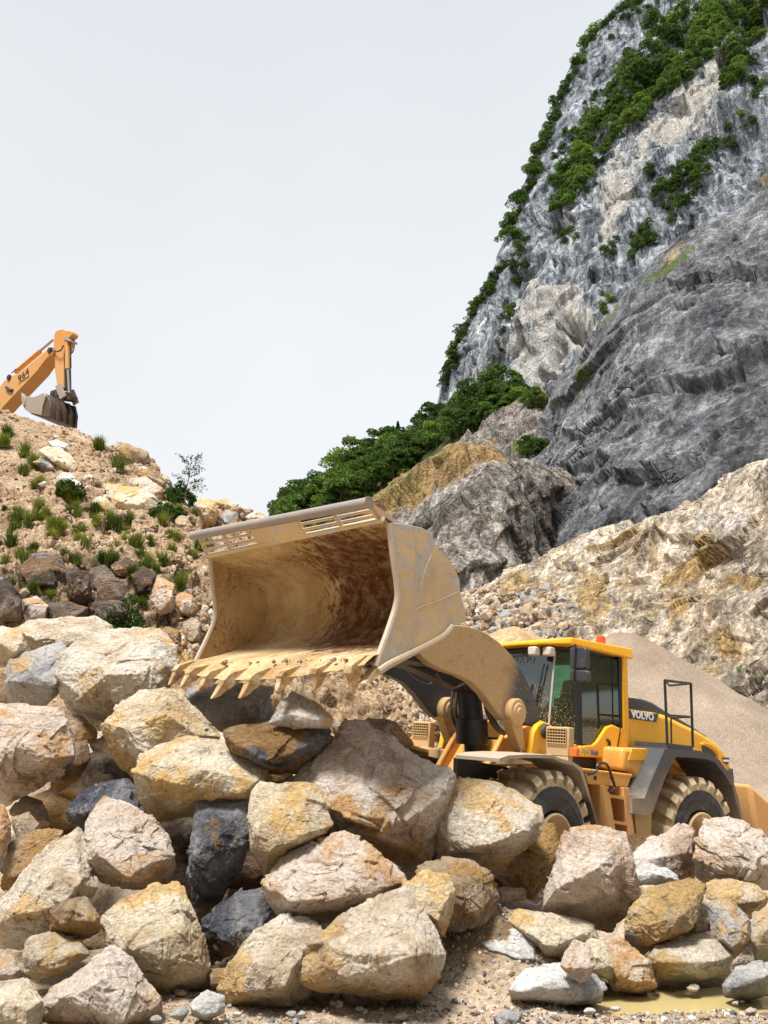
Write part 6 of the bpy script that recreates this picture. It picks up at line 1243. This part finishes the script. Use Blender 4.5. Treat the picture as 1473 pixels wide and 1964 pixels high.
# ------------------------------------------------------------------ weeds, bushes, young tree on the hill
def tuft_mesh(seed, n_, h, spread, wd):
    r = np.random.RandomState(seed); V = []; Fc = []
    for k in range(n_):
        a = r.uniform(0, 6.28); b = r.uniform(.15, 1.)*spread; hh = h*r.uniform(.5, 1.); x0, y0 = r.normal(size=2)*spread*.16; d = np.array([math.cos(a), math.sin(a)]); s_ = np.array([-d[1], d[0]])*wd*r.uniform(.6, 1.2); base = len(V)
        for t in (0, .35, .7, 1.):
            c = np.array([x0, y0])+d*b*t**1.6; z_ = hh*(t-.25*t*t*b/spread); w_ = (1-t)*.8+.2 if t < 1 else .05
            V += [(c[0]-s_[0]*w_, c[1]-s_[1]*w_, z_), (c[0]+s_[0]*w_, c[1]+s_[1]*w_, z_)]
        for i in range(3): Fc.append((base+2*i, base+2*i+1, base+2*i+3, base+2*i+2))
    return np.array(V), np.array(Fc)
tufts = []
for k in range(5):
    V, Fc = tuft_mesh(k, 120+30*k, .45+.08*k, .38, .014+.002*k); me = mesh_np('weed_tuft', V, Fc, M_weed, smooth=False); tufts.append([me, False])
def weed(surf, x, y, s, label='leafy green weed tuft growing on the left scree hill', group='weed tufts on the scree hill'):
    p, nn = hit(surf, x, y)
    if p is None: return
    t = random.choice(tufts)
    if not t[1]: o = t[0]; t[1] = True
    else: o = t[0].copy(); COL.objects.link(o)
    s *= p.length/32; o.location = p-Vector((0, 0, .04)); o.scale = (s, s, s*random.uniform(.8, 1.2)); o.rotation_euler = (random.uniform(-.2, .2), random.uniform(-.2, .2), random.uniform(0, 6.28)); setp(o, label, 'weed', group)
WD = [(12, 832), (8, 850), (50, 868), (40, 900), (60, 893), (66, 930), (125, 945), (135, 955), (115, 940), (145, 970), (78, 922), (50, 905), (30, 1000), (20, 1015), (36, 985), (70, 975), (75, 990), (95, 1005), (105, 1015), (100, 1025), (118, 1010), (178, 985), (182, 1000), (208, 1005), (222, 1012), (148, 1030), (150, 1020), (255, 1035), (262, 1045), (268, 1062), (243, 1085), (250, 1100), (290, 1040), (312, 1075), (330, 1050), (302, 1090), (283, 1075), (275, 1090), (186, 852), (192, 858), (22, 1040), (36, 1065), (48, 1085), (10, 1075), (65, 1052), (42, 1058), (88, 985), (130, 1062), (120, 1055), (145, 1075), (64, 1128), (95, 1140), (262, 1148), (275, 1155), (130, 1190), (155, 1190), (185, 1195), (210, 1180), (330, 1020), (318, 995), (310, 1000), (245, 1000), (262, 940), (226, 900), (350, 1110), (345, 1125), (372, 1060), (384, 1045), (395, 1040), (352, 985), (345, 970), (195, 1070), (215, 1075), (56, 1000), (20, 1120), (160, 1040), (375, 985), (338, 1030)]
for x, y in WD: weed('hill', x+random.uniform(-3, 3), y+6, random.uniform(.75, 1.35))
for k in range(35):
    x, y = random.gauss(150, 110), random.gauss(1040, 65)
    if x > 0 and y < 1180: weed('hill', x, y, random.uniform(.4, .9))
# bushes
def bush(name, seed, H, W, n_, leaf, mat, surf, x, y, label, s=1., Y=None):
    V, Fc = crown_mesh(seed, H, W, n_, leaf, 'bush'); p, nn = hit(surf, x, y); root = empty(name, label, 'bush', tuple(p) if p else tuple(P(x, y, Y or 12)))
    c = mesh_np('foliage', V, Fc, mat, root, smooth=False); q = MB()
    for k in range(6): a = random.uniform(0, 6.28); q.tube([(0, 0, -.1), (math.cos(a)*W*.15, math.sin(a)*W*.15, H*.4), (math.cos(a)*W*.3, math.sin(a)*W*.3, H*.85)], .012*H/1., 5, 0, .004)
    q.build('stem', M_bark, root); return root
bush('bush', 1, .75, 1.0, 2200, .032, M_shrub, 'hill', 240, 1235, 'bushy leafy shrub with spiky shoots just above the top boulders of the heap')
bush('bush', 2, .6, 1.0, 900, .06, M_shrub, 'hill', 345, 965, 'dark green shrub on the skyline at the foot of the thin young tree')
bush('bush', 3, .45, .9, 900, .06, M_shrub, 'hill', 318, 995, 'low dark shrub under the end of the longest yellow block')
bush('bush', 4, .5, .8, 900, .05, M_shrub, 'hill', 133, 955, 'dark clump of weeds below the white boulder on the scree')
yt = empty('young_tree', 'thin young tree with feathery sparse leaves standing out against the sky on the left hill', 'tree', tuple(hit('hill', 352, 975)[0]))
q = MB(); q.tube([(0, 0, -.2), (.03, 0, .5), (.10, 0, 1.1), (.14, 0, 1.75)], .022, 6, 0, .006); q.build('trunk', M_bark, yt)
r = np.random.RandomState(2); tips_ = []; q = MB()
for k in range(22):
    z_ = .35+1.35*k/22; a = r.uniform(0, 6.28); L = .55*(1-.5*k/22); e_ = np.array([math.cos(a)*L+.07, math.sin(a)*L, z_+.28*r.rand()+.1]); q.tube([(.05+.05*z_, 0, z_), e_], .008, 4, 0, .003)
    for j in range(26): t = r.uniform(.3, 1.05); tips_.append(np.array([.05+.05*z_, 0, z_])*(1-t)+e_*t+r.normal(size=3)*.045)
q.build('branches', M_bark, yt); C = np.array(tips_); t1_ = r.normal(size=C.shape); t1_ /= np.linalg.norm(t1_, axis=1)[:, None]; t2_ = np.cross(t1_, r.normal(size=C.shape)); t2_ /= np.linalg.norm(t2_, axis=1)[:, None]
V = np.stack([C-t1_*.05, C+t2_*.016, C+t1_*.05, C-t2_*.016], 1).reshape(-1, 3); mesh_np('foliage', V, np.arange(len(V)).reshape(-1, 4), M_shrub, yt, smooth=False)
# prototypes that were never placed are removed
for lst in protos.values():
    for root, ch, used in lst:
        if not used[0]:
            for c in ch: bpy.data.objects.remove(c)
            bpy.data.objects.remove(root)
for t in tufts:
    if not t[1]: bpy.data.objects.remove(t[0])
